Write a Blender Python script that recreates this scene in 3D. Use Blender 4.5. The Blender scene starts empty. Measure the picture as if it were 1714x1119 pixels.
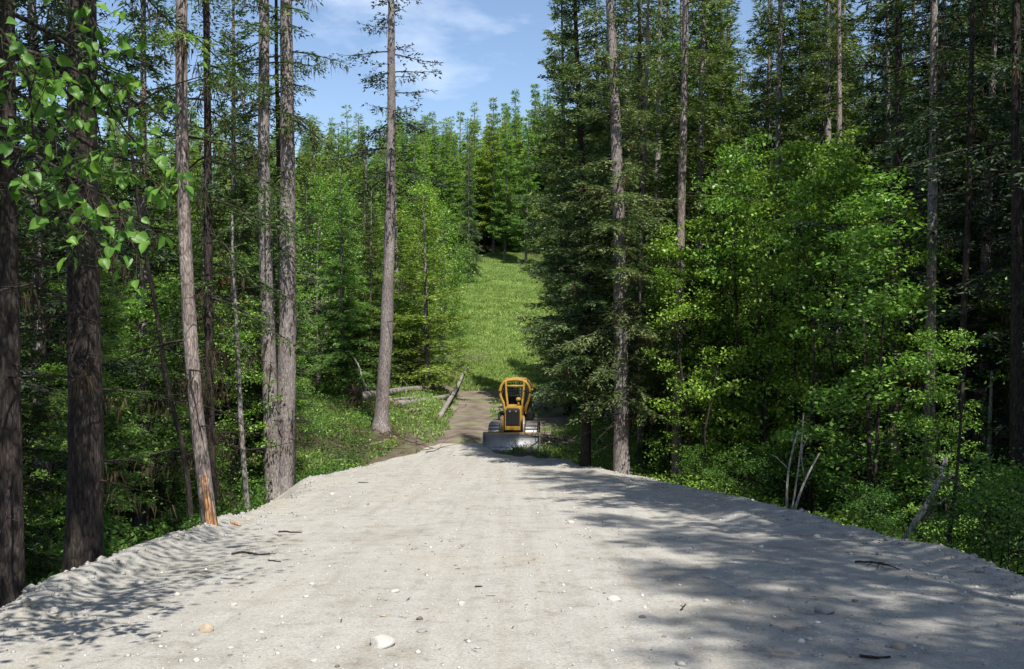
import bpy, bmesh, math, random
import numpy as np
from mathutils import Vector, Matrix

# ------------------------------------------------------------------ camera, sky, sun, exposure
sc = bpy.context.scene
COL = sc.collection
F = 1650.0; CZ = 1.65
cam = bpy.data.objects.new('camera', bpy.data.cameras.new('camera')); COL.objects.link(cam)
cam.location = (0, 0, CZ); cam.rotation_euler = (math.radians(90), 0, 0)
cam.data.sensor_width = 36; cam.data.lens = 36 * F / 1714
cam.data.clip_start = 0.1; cam.data.clip_end = 3000
sc.camera = cam

SUN_EL = math.radians(57); SUN_AZ = math.radians(20)       # behind the camera, a little to the right
world = bpy.data.worlds.new('World'); sc.world = world; world.use_nodes = True
wn = world.node_tree; wn.nodes.clear()
w_out = wn.nodes.new('ShaderNodeOutputWorld'); w_bg = wn.nodes.new('ShaderNodeBackground')
w_sky = wn.nodes.new('ShaderNodeTexSky'); w_sky.sky_type = 'NISHITA'; w_sky.sun_disc = False
w_sky.sun_elevation = SUN_EL; w_sky.sun_rotation = math.pi - SUN_AZ
w_sky.air_density = 1.0; w_sky.dust_density = 1.0; w_sky.ozone_density = 1.0; w_sky.altitude = 900
w_tc = wn.nodes.new('ShaderNodeTexCoord'); w_map = wn.nodes.new('ShaderNodeMapping')
w_map.inputs['Scale'].default_value = (1.0, 1.0, 2.6); w_map.inputs['Location'].default_value = (1.2, 0.9, 1.3)
w_noise = wn.nodes.new('ShaderNodeTexNoise'); w_noise.inputs['Scale'].default_value = 2.6
w_noise.inputs['Detail'].default_value = 7; w_noise.inputs['Roughness'].default_value = 0.55
w_ramp = wn.nodes.new('ShaderNodeValToRGB')
w_ramp.color_ramp.elements[0].position = 0.56; w_ramp.color_ramp.elements[1].position = 0.88
w_mix = wn.nodes.new('ShaderNodeMix'); w_mix.data_type = 'RGBA'
w_mix.inputs['B'].default_value = (9.0, 9.4, 10.0, 1)
wn.links.new(w_tc.outputs['Generated'], w_map.inputs['Vector']); wn.links.new(w_map.outputs[0], w_noise.inputs['Vector'])
wn.links.new(w_noise.outputs['Fac'], w_ramp.inputs[0]); wn.links.new(w_ramp.outputs[0], w_mix.inputs['Factor'])
wn.links.new(w_sky.outputs[0], w_mix.inputs['A']); wn.links.new(w_mix.outputs['Result'], w_bg.inputs['Color'])
w_bg.inputs['Strength'].default_value = 0.108
wn.links.new(w_bg.outputs[0], w_out.inputs['Surface'])

sun = bpy.data.objects.new('sun', bpy.data.lights.new('sun', 'SUN')); COL.objects.link(sun)
sun.data.energy = 5.0; sun.data.angle = math.radians(0.53); sun.data.color = (1.0, 0.96, 0.89)
sdir = Vector((math.sin(SUN_AZ) * math.cos(SUN_EL), -math.cos(SUN_AZ) * math.cos(SUN_EL), math.sin(SUN_EL)))
sun.rotation_euler = sdir.to_track_quat('Z', 'Y').to_euler(); sun.location = sdir * 60

vs = sc.view_settings
vs.view_transform = 'Standard'; vs.look = 'None'; vs.gamma = 1.0; vs.use_curve_mapping = False
vs.exposure = 0.78
sc.cycles.use_denoising = True
sc.cycles.max_bounces = 5; sc.cycles.diffuse_bounces = 3; sc.cycles.glossy_bounces = 2
sc.cycles.transmission_bounces = 4; sc.cycles.transparent_max_bounces = 4
sc.cycles.caustics_reflective = False; sc.cycles.caustics_refractive = False
sc.cycles.sample_clamp_indirect = 6

# ------------------------------------------------------------------ helpers
def P(px, py, d):
    return np.array([(px - 857) / F * d, d, CZ + (559.5 - py) / F * d])

def _hash(ix, iy, seed):
    n = (ix.astype(np.int64) * 374761393 + iy.astype(np.int64) * 668265263 + seed * 1442695041) & 0x7fffffff
    n = ((n ^ (n >> 13)) * 1274126177) & 0x7fffffff
    n = n ^ (n >> 16)
    return (n & 0xffff) / 65535.0

def vnoise(x, y, seed=0):
    x = np.asarray(x, float); y = np.asarray(y, float)
    ix = np.floor(x); iy = np.floor(y); fx = x - ix; fy = y - iy
    ux = fx * fx * (3 - 2 * fx); uy = fy * fy * (3 - 2 * fy)
    a = _hash(ix, iy, seed); b = _hash(ix + 1, iy, seed); c = _hash(ix, iy + 1, seed); d = _hash(ix + 1, iy + 1, seed)
    return (a * (1 - ux) + b * ux) * (1 - uy) + (c * (1 - ux) + d * ux) * uy

def fbm(x, y, octaves=4, seed=0):
    s = 0; a = 0.5; t = 0
    for i in range(octaves):
        s = s + a * (vnoise(x, y, seed + i * 17) - 0.5); t += a
        x = np.asarray(x) * 2.03 + 11.3; y = np.asarray(y) * 2.03 + 5.1; a *= 0.5
    return s / t * 2

def sstep(a, b, x):
    t = np.clip((np.asarray(x, float) - a) / (b - a), 0, 1)
    return t * t * (3 - 2 * t)

def make_mesh(name, V, faces, mat=None, smooth=False):
    """faces: list of integer arrays (n,k)"""
    if not isinstance(faces, list): faces = [faces]
    me = bpy.data.meshes.new(name)
    V = np.ascontiguousarray(V, dtype=np.float32)
    faces = [np.asarray(f, dtype=np.int32) for f in faces if len(f)]
    loops = np.concatenate([f.ravel() for f in faces])
    tot = np.concatenate([np.full(len(f), f.shape[1], np.int32) for f in faces])
    start = np.concatenate([[0], np.cumsum(tot)[:-1]]).astype(np.int32)
    me.vertices.add(len(V)); me.vertices.foreach_set('co', V.ravel())
    me.loops.add(len(loops)); me.loops.foreach_set('vertex_index', loops)
    me.polygons.add(len(tot)); me.polygons.foreach_set('loop_start', start); me.polygons.foreach_set('loop_total', tot)
    me.update(calc_edges=True)
    if smooth: me.polygons.foreach_set('use_smooth', np.ones(len(tot), bool))
    if mat: me.materials.append(mat)
    return me

class Geo:
    """collects vertex / face arrays"""
    def __init__(s): s.V = []; s.Q = []; s.T = []; s.n = 0
    def add(s, V, Q=None, T=None):
        s.V.append(np.asarray(V, float))
        if Q is not None and len(Q): s.Q.append(np.asarray(Q) + s.n)
        if T is not None and len(T): s.T.append(np.asarray(T) + s.n)
        s.n += len(V); return s
    def mesh(s, name, mat=None, smooth=False):
        f = []
        if s.Q: f.append(np.concatenate(s.Q))
        if s.T: f.append(np.concatenate(s.T))
        return make_mesh(name, np.concatenate(s.V), f, mat, smooth)

def link(name, mesh, parent=None, loc=None, rot=None, scale=None):
    o = bpy.data.objects.new(name, mesh); COL.objects.link(o)
    if parent is not None: o.parent = parent
    if name in ('crown', 'limbs', 'hanging_lichen', 'foliage'): o['kind'] = 'stuff'
    if loc is not None: o.location = loc
    if rot is not None: o.rotation_euler = rot
    if scale is not None: o.scale = scale
    return o

def tag(o, label, cat=None, group=None, kind=None):
    o['label'] = label
    if cat: o['category'] = cat
    if group: o['group'] = group
    if kind: o['kind'] = kind
    return o

def frames(pts):
    t = np.gradient(pts, axis=0); t /= np.linalg.norm(t, axis=1)[:, None] + 1e-9
    ref = np.array([0, 0, 1.0]) if abs(t[:, 2]).mean() < 0.8 else np.array([0, 1.0, 0])
    u = np.cross(t, ref); u /= np.linalg.norm(u, axis=1)[:, None] + 1e-9
    return t, u, np.cross(t, u)

def tube(pts, rad, sides=6, rough=0.0, seed=0, cap=True):
    pts = np.asarray(pts, float); n = len(pts); rad = np.broadcast_to(np.asarray(rad, float), (n,))
    t, u, v = frames(pts)
    a = np.linspace(0, 2 * np.pi, sides, endpoint=False)
    r = np.repeat(rad[:, None], sides, 1)
    if rough:
        L = np.cumsum(np.r_[0, np.linalg.norm(np.diff(pts, axis=0), axis=1)])
        r = r * (1 + rough * fbm(a[None] * 2.2 + seed, L[:, None] * 1.2 + 0 * a[None], 3, seed))
    V = pts[:, None] + r[..., None] * (np.cos(a)[None, :, None] * u[:, None] + np.sin(a)[None, :, None] * v[:, None])
    V = V.reshape(-1, 3)
    i = np.arange(n - 1)[:, None] * sides; j = np.arange(sides)[None]; k = (j + 1) % sides
    Q = np.stack([i + j, i + k, i + sides + k, i + sides + j], -1).reshape(-1, 4)
    T = []
    if cap:
        V = np.r_[V, pts[:1], pts[-1:]]
        b = n * sides; jj = np.arange(sides); kk = (jj + 1) % sides
        T = np.r_[np.stack([kk, jj, np.full(sides, b)], 1), np.stack([(n - 1) * sides + jj, (n - 1) * sides + kk, np.full(sides, b + 1)], 1)]
    return V, Q, T

def rot_z(V, a):
    c, s = math.cos(a), math.sin(a); V = np.asarray(V)
    return np.stack([V[:, 0] * c - V[:, 1] * s, V[:, 0] * s + V[:, 1] * c, V[:, 2]], 1)

# ------------------------------------------------------------------ materials
def mat_new(name):
    m = bpy.data.materials.new(name); m.use_nodes = True; nt = m.node_tree; nt.nodes.clear()
    out = nt.nodes.new('ShaderNodeOutputMaterial')
    return m, nt, out

def N(nt, typ, **kw):
    n = nt.nodes.new(typ)
    for k, v in kw.items():
        if k in n.inputs: n.inputs[k].default_value = v
        else: setattr(n, k, v)
    return n

def ramp(nt, fac, stops):
    r = nt.nodes.new('ShaderNodeValToRGB'); e = r.color_ramp.elements
    while len(e) < len(stops): e.new(0.5)
    for i, (p, c) in enumerate(stops):
        e[i].position = p; e[i].color = tuple(c) + (1,) if len(c) == 3 else c
    nt.links.new(fac, r.inputs[0]); return r.outputs[0]

def mixc(nt, fac, a, b, mode='MIX'):
    m = nt.nodes.new('ShaderNodeMix'); m.data_type = 'RGBA'; m.blend_type = mode
    for s, v in (('Factor', fac), ('A', a), ('B', b)):
        if hasattr(v, 'is_linked'): nt.links.new(v, m.inputs[s])
        elif s == 'Factor': m.inputs[s].default_value = v
        else: m.inputs[s].default_value = tuple(v) + (1,) if len(v) == 3 else v
    return m.outputs['Result']

def noise(nt, vec, scale, detail=4, rough=0.55):
    n = N(nt, 'ShaderNodeTexNoise', Scale=scale, Detail=detail, Roughness=rough)
    if vec is not None: nt.links.new(vec, n.inputs['Vector'])
    return n.outputs['Fac']

def mapping(nt, src, scale):
    m = nt.nodes.new('ShaderNodeMapping'); m.inputs['Scale'].default_value = scale
    nt.links.new(src, m.inputs['Vector']); return m.outputs[0]

def bump(nt, h, strength, dist):
    b = N(nt, 'ShaderNodeBump', Strength=strength, Distance=dist); nt.links.new(h, b.inputs['Height']); return b.outputs[0]

def principled(nt, out, col, rough=0.8, normal=None, metal=0.0, spec=0.3):
    p = nt.nodes.new('ShaderNodeBsdfPrincipled')
    if hasattr(col, 'is_linked'): nt.links.new(col, p.inputs['Base Color'])
    else: p.inputs['Base Color'].default_value = tuple(col) + (1,)
    if hasattr(rough, 'is_linked'): nt.links.new(rough, p.inputs['Roughness'])
    else: p.inputs['Roughness'].default_value = rough
    p.inputs['Metallic'].default_value = metal; p.inputs['Specular IOR Level'].default_value = spec
    if normal is not None: nt.links.new(normal, p.inputs['Normal'])
    nt.links.new(p.outputs[0], out.inputs['Surface']); return p

def leaf_mat(name, dark, mid, light, trans=0.35, rough=0.55, spec=0.25, tint=(1.05, 1.2, 0.55)):
    m, nt, out = mat_new(name)
    geo = nt.nodes.new('ShaderNodeNewGeometry'); oi = nt.nodes.new('ShaderNodeObjectInfo')
    base = ramp(nt, geo.outputs['Random Per Island'], [(0.0, dark), (0.5, mid), (1.0, light)])
    n = noise(nt, geo.outputs['Position'], 0.55, 3)
    base = mixc(nt, 1.0, base, ramp(nt, n, [(0.3, (0.62, 0.68, 0.62)), (0.7, (1.3, 1.25, 1.2))]), 'MULTIPLY')
    base = mixc(nt, 1.0, base, ramp(nt, oi.outputs['Random'], [(0, (0.8, 0.9, 0.9)), (0.5, (1, 1, 1)), (1, (1.22, 1.1, 0.9))]), 'MULTIPLY')
    p = nt.nodes.new('ShaderNodeBsdfPrincipled'); nt.links.new(base, p.inputs['Base Color'])
    p.inputs['Roughness'].default_value = rough; p.inputs['Specular IOR Level'].default_value = spec
    tr = nt.nodes.new('ShaderNodeBsdfTranslucent')
    nt.links.new(mixc(nt, 1.0, base, tint, 'MULTIPLY'), tr.inputs['Color'])
    mx = nt.nodes.new('ShaderNodeMixShader'); mx.inputs[0].default_value = trans
    nt.links.new(p.outputs[0], mx.inputs[1]); nt.links.new(tr.outputs[0], mx.inputs[2])
    nt.links.new(mx.outputs[0], out.inputs['Surface'])
    return m

def bark_mat(name, c0, c1, c2, scale=1.0, patch=None):
    m, nt, out = mat_new(name)
    tc = nt.nodes.new('ShaderNodeTexCoord')
    v = mapping(nt, tc.outputs['Object'], (9 * scale, 9 * scale, 2.2 * scale))
    n1 = noise(nt, v, 1.6, 6, 0.65)
    n2 = noise(nt, mapping(nt, tc.outputs['Object'], (1.3, 1.3, 0.5)), 1.5, 3)
    vor = N(nt, 'ShaderNodeTexVoronoi', Scale=1.7); vor.feature = 'DISTANCE_TO_EDGE'; nt.links.new(v, vor.inputs['Vector'])
    crack = ramp(nt, vor.outputs['Distance'], [(0.0, (0.45, 0.42, 0.41)), (0.14, (1, 1, 1))])
    col = ramp(nt, n1, [(0.28, c0), (0.5, c1), (0.75, c2)])
    col = mixc(nt, 1.0, col, crack, 'MULTIPLY')
    col = mixc(nt, 1.0, col, ramp(nt, n2, [(0.3, (0.72, 0.66, 0.63)), (0.7, (1.2, 1.18, 1.16))]), 'MULTIPLY')
    if patch:
        n3 = noise(nt, mapping(nt, tc.outputs['Object'], (5, 5, 1.8)), 0.9, 2)
        col = mixc(nt, ramp(nt, n3, [(0.68, (0, 0, 0)), (0.75, (0.8, 0.8, 0.8))]), col, patch)
    h = mixc(nt, 0.6, n1, vor.outputs['Distance'])
    principled(nt, out, col, 0.9, bump(nt, h, 1.0, 0.03), spec=0.15)
    return m

M = {}
M['bark'] = bark_mat('bark_grey', (0.09, 0.08, 0.076), (0.225, 0.205, 0.198), (0.37, 0.345, 0.335), 1.7)
M['bark_red'] = bark_mat('bark_reddish', (0.08, 0.067, 0.06), (0.23, 0.2, 0.187), (0.39, 0.35, 0.33), 1.6, (0.30, 0.17, 0.10))
M['bark_dark_or_shaded'] = bark_mat('bark_dark_or_shaded', (0.02, 0.017, 0.015), (0.045, 0.038, 0.034), (0.09, 0.078, 0.07), 1.5)  # twigs and sticks; also near trunks, with their shade put into the colour
M['bark_pale'] = bark_mat('bark_pale', (0.10, 0.095, 0.09), (0.27, 0.26, 0.25), (0.45, 0.44, 0.42), 1.3)
M['deadwood'] = bark_mat('dead_wood', (0.09, 0.075, 0.06), (0.24, 0.21, 0.18), (0.40, 0.37, 0.33), 1.5)
M['freshwood'] = bark_mat('fresh_wood', (0.26, 0.13, 0.06), (0.46, 0.26, 0.13), (0.6, 0.4, 0.23), 1.5)
M['cutwood'] = bark_mat('weathered_cut_wood', (0.16, 0.12, 0.085), (0.28, 0.22, 0.16), (0.4, 0.33, 0.25), 1.5)
M['root'] = bark_mat('root_brown', (0.05, 0.032, 0.022), (0.12, 0.08, 0.055), (0.22, 0.16, 0.12), 2.0)
M['fir'] = leaf_mat('fir_needles', (0.028, 0.05, 0.015), (0.062, 0.102, 0.028), (0.115, 0.165, 0.05), 0.3)
M['fir_grey'] = leaf_mat('fir_grey_needles', (0.048, 0.074, 0.03), (0.115, 0.163, 0.07), (0.205, 0.255, 0.12), 0.32)
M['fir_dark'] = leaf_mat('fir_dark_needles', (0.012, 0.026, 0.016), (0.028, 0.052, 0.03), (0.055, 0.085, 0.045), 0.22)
M['fir_young'] = leaf_mat('young_fir_needles', (0.11, 0.155, 0.03), (0.22, 0.29, 0.055), (0.35, 0.42, 0.11), 0.37)
M['larch'] = leaf_mat('larch_needles', (0.09, 0.16, 0.036), (0.18, 0.29, 0.07), (0.30, 0.42, 0.14), 0.4)
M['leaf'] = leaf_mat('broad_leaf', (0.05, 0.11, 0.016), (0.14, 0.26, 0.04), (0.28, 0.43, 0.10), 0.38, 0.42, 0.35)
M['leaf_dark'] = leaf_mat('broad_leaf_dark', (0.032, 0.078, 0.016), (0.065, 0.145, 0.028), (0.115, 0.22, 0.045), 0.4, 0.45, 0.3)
M['poplar_leaf'] = leaf_mat('poplar_leaf', (0.055, 0.13, 0.02), (0.11, 0.235, 0.035), (0.18, 0.32, 0.06), 0.42, 0.46, 0.4)
M['grass'] = leaf_mat('meadow_grass', (0.17, 0.25, 0.07), (0.21, 0.30, 0.09), (0.26, 0.34, 0.125), 0.4)
M['lichen'] = leaf_mat('hanging_lichen', (0.035, 0.026, 0.018), (0.075, 0.055, 0.038), (0.12, 0.095, 0.06), 0.2, 0.9, 0.05, (1, 0.9, 0.7))
M['dead_needles'] = leaf_mat('dead_needles', (0.07, 0.035, 0.018), (0.14, 0.07, 0.035), (0.2, 0.11, 0.06), 0.2, 0.9, 0.05, (1, 0.8, 0.6))

def gravel_material():
    m, nt, out = mat_new('gravel')
    g = nt.nodes.new('ShaderNodeNewGeometry'); pos = g.outputs['Position']
    big = noise(nt, mapping(nt, pos, (1.0, 0.4, 1)), 0.8, 6, 0.65)
    mid = noise(nt, pos, 3.0, 5, 0.7)
    fine = noise(nt, pos, 42.0, 5, 0.75)
    col = ramp(nt, big, [(0.3, (0.272, 0.256, 0.222)), (0.5, (0.315, 0.303, 0.276)), (0.7, (0.30, 0.278, 0.236))])
    col = mixc(nt, 1.0, col, ramp(nt, mid, [(0.25, (0.68, 0.65, 0.62)), (0.45, (1, 1, 1)), (0.75, (1.12, 1.12, 1.13))]), 'MULTIPLY')
    col = mixc(nt, 1.0, col, ramp(nt, fine, [(0.25, (0.55, 0.53, 0.51)), (0.5, (1, 1, 1)), (0.78, (1.35, 1.35, 1.35))]), 'MULTIPLY')
    streak = noise(nt, mapping(nt, pos, (3.2, 0.09, 1)), 1.6, 4, 0.6)
    col = mixc(nt, 1.0, col, ramp(nt, streak, [(0.3, (0.9, 0.88, 0.85)), (0.5, (1, 1, 1)), (0.7, (1.05, 1.05, 1.05))]), 'MULTIPLY')
    deb = noise(nt, mapping(nt, pos, (1.0, 0.8, 1)), 2.3, 7, 0.75)
    col = mixc(nt, ramp(nt, deb, [(0.57, (0, 0, 0)), (0.70, (0.75, 0.75, 0.75))]), col, (0.17, 0.135, 0.105))
    vor = N(nt, 'ShaderNodeTexVoronoi', Scale=30.0); nt.links.new(pos, vor.inputs['Vector'])
    chips = ramp(nt, vor.outputs['Distance'], [(0.10, (1, 1, 1)), (0.19, (0, 0, 0))])
    sel = N(nt, 'ShaderNodeSeparateColor'); nt.links.new(vor.outputs['Color'], sel.inputs[0])
    pick = ramp(nt, sel.outputs[0], [(0.66, (0, 0, 0)), (0.69, (1, 1, 1))])
    col = mixc(nt, mixc(nt, 1.0, chips, pick, 'MULTIPLY'), col, ramp(nt, sel.outputs[1], [(0.0, (0.2, 0.17, 0.15)), (0.3, (0.42, 0.4, 0.38)), (0.6, (0.6, 0.58, 0.55)), (1, (0.72, 0.7, 0.67))]))
    h = mixc(nt, 0.5, fine, mid)
    h = mixc(nt, 0.35, h, mixc(nt, 1.0, chips, pick, 'MULTIPLY'))
    principled(nt, out, col, 0.95, bump(nt, h, 0.7, 0.03), spec=0.15)
    return m
M['gravel'] = gravel_material()

def ground_material():
    m, nt, out = mat_new('ground_soil')
    g = nt.nodes.new('ShaderNodeNewGeometry'); pos = g.outputs['Position']
    a = N(nt, 'ShaderNodeAttribute'); a.attribute_name = 'grass'
    b = N(nt, 'ShaderNodeAttribute'); b.attribute_name = 'soil'
    n1 = noise(nt, pos, 1.1, 6, 0.65); n2 = noise(nt, pos, 9.0, 5, 0.7); n3 = noise(nt, pos, 0.25, 4, 0.6)
    litter = ramp(nt, n2, [(0.3, (0.018, 0.02, 0.010)), (0.5, (0.045, 0.045, 0.022)), (0.7, (0.085, 0.07, 0.042))])
    soil = ramp(nt, n1, [(0.3, (0.08, 0.062, 0.045)), (0.55, (0.155, 0.128, 0.10)), (0.75, (0.22, 0.19, 0.155))])
    grass = ramp(nt, n1, [(0.25, (0.13, 0.195, 0.05)), (0.5, (0.18, 0.26, 0.07)), (0.75, (0.24, 0.31, 0.11))])
    grass = mixc(nt, ramp(nt, n3, [(0.55, (0, 0, 0)), (0.7, (1, 1, 1))]), grass, (0.23, 0.24, 0.12))
    col = mixc(nt, b.outputs['Fac'], litter, soil); col = mixc(nt, a.outputs['Fac'], col, grass)
    principled(nt, out, col, 0.95, bump(nt, n2, 0.8, 0.06), spec=0.1)
    return m
M['ground'] = ground_material()

def stone_mat(name, c0, c1, c2):
    m, nt, out = mat_new(name)
    tc = nt.nodes.new('ShaderNodeTexCoord'); oi = nt.nodes.new('ShaderNodeObjectInfo')
    n1 = noise(nt, tc.outputs['Object'], 9, 6, 0.7)
    col = ramp(nt, n1, [(0.3, c0), (0.5, c1), (0.7, c2)])
    principled(nt, out, col, 0.85, bump(nt, n1, 0.5, 0.02), spec=0.25); return m
M['stone_white'] = stone_mat('stone_white', (0.33, 0.3, 0.265), (0.43, 0.405, 0.37), (0.52, 0.5, 0.47))
M['stone_tan'] = stone_mat('stone_tan', (0.27, 0.2, 0.135), (0.37, 0.3, 0.22), (0.46, 0.4, 0.32))
M['stone_grey'] = stone_mat('stone_grey', (0.16, 0.15, 0.145), (0.26, 0.25, 0.24), (0.35, 0.34, 0.325))
M['stone_dark'] = stone_mat('stone_dark', (0.07, 0.06, 0.05), (0.13, 0.11, 0.1), (0.2, 0.18, 0.16))

def paint_mat(name, col, rough=0.45, dirt=(0.14, 0.11, 0.075), amount=0.5, metal=0.0):
    m, nt, out = mat_new(name)
    tc = nt.nodes.new('ShaderNodeTexCoord')
    n1 = noise(nt, tc.outputs['Object'], 4.0, 6, 0.7); n2 = noise(nt, tc.outputs['Object'], 22.0, 4, 0.7)
    f = ramp(nt, mixc(nt, 0.35, n1, n2), [(0.45, (0, 0, 0)), (0.72, (amount,) * 3)])
    c = mixc(nt, f, col, dirt)
    r = ramp(nt, n1, [(0.3, (rough,) * 3), (0.7, (min(1, rough + 0.3),) * 3)])
    principled(nt, out, c, r, bump(nt, n2, 0.15, 0.01), metal, 0.4); return m
M['yellow'] = paint_mat('yellow_paint', (0.36, 0.205, 0.018), 0.6, (0.12, 0.09, 0.06), 0.9)
M['yellow_dull'] = paint_mat('yellow_paint_worn', (0.30, 0.18, 0.03), 0.7, amount=0.9)
M['steel'] = paint_mat('worn_blade_steel', (0.44, 0.45, 0.47), 0.52, (0.25, 0.22, 0.19), 0.6, 0.45)
M['track'] = paint_mat('track_steel', (0.30, 0.29, 0.28), 0.4, (0.16, 0.13, 0.10), 0.7, 0.6)
M['black'] = paint_mat('black_parts', (0.018, 0.018, 0.018), 0.6, (0.08, 0.065, 0.05), 0.6)
M['glass'] = paint_mat('lamp_glass', (0.12, 0.125, 0.13), 0.25, (0.2, 0.18, 0.16), 0.2)
M['cloud'] = None

# ------------------------------------------------------------------ terrain height
_ty = np.array([-80, 0, 20, 33, 36, 39, 42, 46, 52, 60, 70, 85, 100, 125, 160, 200, 260, 330, 520.])
_tz = np.array([4.0, 0, -1.64, -2.70, -2.86, -2.96, -2.98, -2.86, -2.6, -1.95, -0.75, 1.5, 4.2, 8.5, 14.2, 21, 27, 30, 31.])
_fy = np.linspace(-80, 520, 6001); _fz = np.interp(_fy, _ty, _tz)
_k = np.hanning(61); _k /= _k.sum(); _fz = np.convolve(np.pad(_fz, 30, mode='edge'), _k, 'valid')
def Hc(y): return np.interp(y, _fy, _fz)
def XL(y): return np.interp(y, [-10, 8, 12, 16, 20, 23, 26, 30, 34, 38, 41, 44], [-4.4, -4.5, -4.8, -4.75, -4.7, -4.9, -5.7, -5.35, -4.9, -4.0, -3.3, -2.6]) + 0.22 * fbm(np.asarray(y) * 0.7, np.asarray(y) * 0 + 3, 3, 5)
def XR(y): return np.interp(y, [-10, 8, 12, 16, 20, 26, 30, 33.5, 36, 38, 41, 44], [5.3, 5.3, 5.35, 5.1, 4.75, 3.8, 3.2, 2.4, 1.0, -0.5, -1.1, -1.6]) + 0.2 * fbm(np.asarray(y) * 0.6, np.asarray(y) * 0 + 9, 3, 8)
def inner(x, y): return np.minimum(x - XL(y), XR(y) - x)      # >0 inside the road
def ground_z(x, y):
    x = np.asarray(x, float); y = np.asarray(y, float)
    base = Hc(y)
    s = -inner(x, y)
    so = np.clip(s, 0, None)
    dl = np.interp(y, [0, 10, 20, 28, 34, 40, 50], [3.2, 3.1, 2.4, 1.6, 0.7, 0.25, 0.0])
    dr = np.interp(y, [0, 12, 20, 28, 34, 42], [2.2, 2.0, 1.6, 0.9, 0.35, 0.0])
    dm = np.where(x < 0, dl, dr)
    drop = dm * (1 - np.exp(-so * 0.75 / np.maximum(dm, 0.05)))
    side = np.clip(np.abs(x) - 10, 0, 60)
    z = base - drop + 0.035 * side * sstep(8, 20, y) * np.where(x > 0, 1.6, 0.6)
    z = z + 0.10 * fbm(x * 0.5, y * 0.5, 4, 3) * sstep(-0.3, 1.0, s) + 0.5 * fbm(x * 0.06, y * 0.06, 3, 7) * sstep(50, 90, y)
    z = z + 1.0 * sstep(35, 40.5, y) * (1 - sstep(56, 72, y)) * sstep(2.9, 5.3, -x)
    inside = sstep(np.interp(y, [35, 37.5], [-1.6, -0.25]), np.interp(y, [35, 37.5], [-0.1, 0.25]), -s) * (1 - sstep(41.5, 44.5, y))
    return z - 0.30 * inside
def road_z(x, y):
    x = np.asarray(x, float); y = np.asarray(y, float)
    i = inner(x, y); near = 1 - sstep(36, 42, y)
    lump = np.clip(fbm(x * 1.1 + 7, y * 0.9, 3, 21) * 0.5 + 0.55, 0, 1)
    berm = np.exp(-((i - 0.32) / 0.30) ** 2) * (0.02 + np.where(x < 0, 0.24, 0.15) * lump) * near * np.interp(y, [6, 14, 26], [1.0, 0.8, 0.35]) - 0.10 * np.exp(-np.clip(i, 0, None) / 0.8) * near
    ridge2 = np.where(x > 0, np.exp(-((i - 1.25 - 0.25 * fbm(y * 0.3, y * 0 + 2, 2, 31)) / 0.22) ** 2) * 0.09 * np.clip(fbm(y * 0.5, y * 0 + 1, 2, 33) + 0.6, 0, 1), 0)
    z = Hc(y) + berm + ridge2
    z = z + 0.055 * fbm(x * 0.35, y * 0.22, 3, 41) + 0.03 * fbm(x * 1.6, y * 1.0, 4, 43) * (0.5 + 0.9 * np.exp(-np.clip(i, 0, None) / 0.9))
    track = np.abs(((x + 0.45 * np.sin(y * 0.11) - 0.03 * y) % 0.9) - 0.45)
    z = z - 0.016 * np.exp(-(track / 0.05) ** 2) * sstep(0.45, 0.6, vnoise(x * 0.6, y * 0.16, 55)) * near
    z = z + 0.11 * np.exp(-((y - 34.2 - 0.15 * x) / 0.5) ** 2) * sstep(-1.4, 0.3, x)
    out = np.clip(-i, 0, None)
    z = z - out * 0.78 - np.where(out > 0, 0.05 * fbm(x * 1.3, y * 1.3, 3, 61), 0)
    return z - 0.45 * sstep(41.5, 44.5, y)
def surf_z(x, y):
    return np.maximum(road_z(x, y), ground_z(x, y))
def hit(px, py):
    """ground point under a pixel of the photograph"""
    dx = (px - 857) / F; dz = (559.5 - py) / F
    ys = np.linspace(3, 170, 12000); d = CZ + dz * ys - surf_z(dx * ys, ys)
    i = int(np.argmax(d < 0)); y = ys[i]; return np.array([dx * y, y, float(surf_z(dx * y, y))])

def grid_mesh(name, X, Y, Z, mat, smooth=True):
    ny, nx = X.shape
    V = np.stack([X, Y, Z], -1).reshape(-1, 3)
    i = np.arange(ny - 1)[:, None] * nx + np.arange(nx - 1)[None]
    Q = np.stack([i, i + 1, i + nx + 1, i + nx], -1).reshape(-1, 4)
    return make_mesh(name, V, Q, mat, smooth)

def clear_half(y): return np.interp(y, [44, 65, 90, 125, 155, 166], [3.6, 3.9, 5.5, 6.3, 4.4, 1.0])
def clear_mid(y): return np.interp(y, [44, 65, 125, 160], [-0.3, -0.2, -1.2, -1.0])

gx = np.sinh(np.linspace(-4.4, 4.4, 330)) / np.sinh(4.4) * 420
gy = np.concatenate([np.linspace(-70, 2, 40), np.linspace(2.4, 70, 230), np.linspace(70.4, 170, 200), 170 + (np.linspace(0, 1, 60)[1:] ** 1.6) * 330])
GX, GY = np.meshgrid(gx, gy)
GZ = ground_z(GX, GY)
gme = grid_mesh('ground', GX, GY, GZ, M['ground'])
cl = sstep(-1.6, 0.8, clear_half(GY) - np.abs(GX - clear_mid(GY)) + 1.4 * fbm(GX * 0.25, GY * 0.25, 3, 71))
at = gme.attributes.new('grass', 'FLOAT', 'POINT')
gmask = np.clip(cl * sstep(60, 68, GY + 5 * fbm(GX * 0.3, GY * 0.3, 3, 73)) + 0.3 * sstep(0.0, 0.4, fbm(GX * 0.9, GY * 0.9, 4, 75)) * sstep(36, 42, GY) * (1 - sstep(55, 62, GY)), 0, 1)
at.data.foreach_set('value', gmask.astype(np.float32).ravel())
at2 = gme.attributes.new('soil', 'FLOAT', 'POINT')
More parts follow.
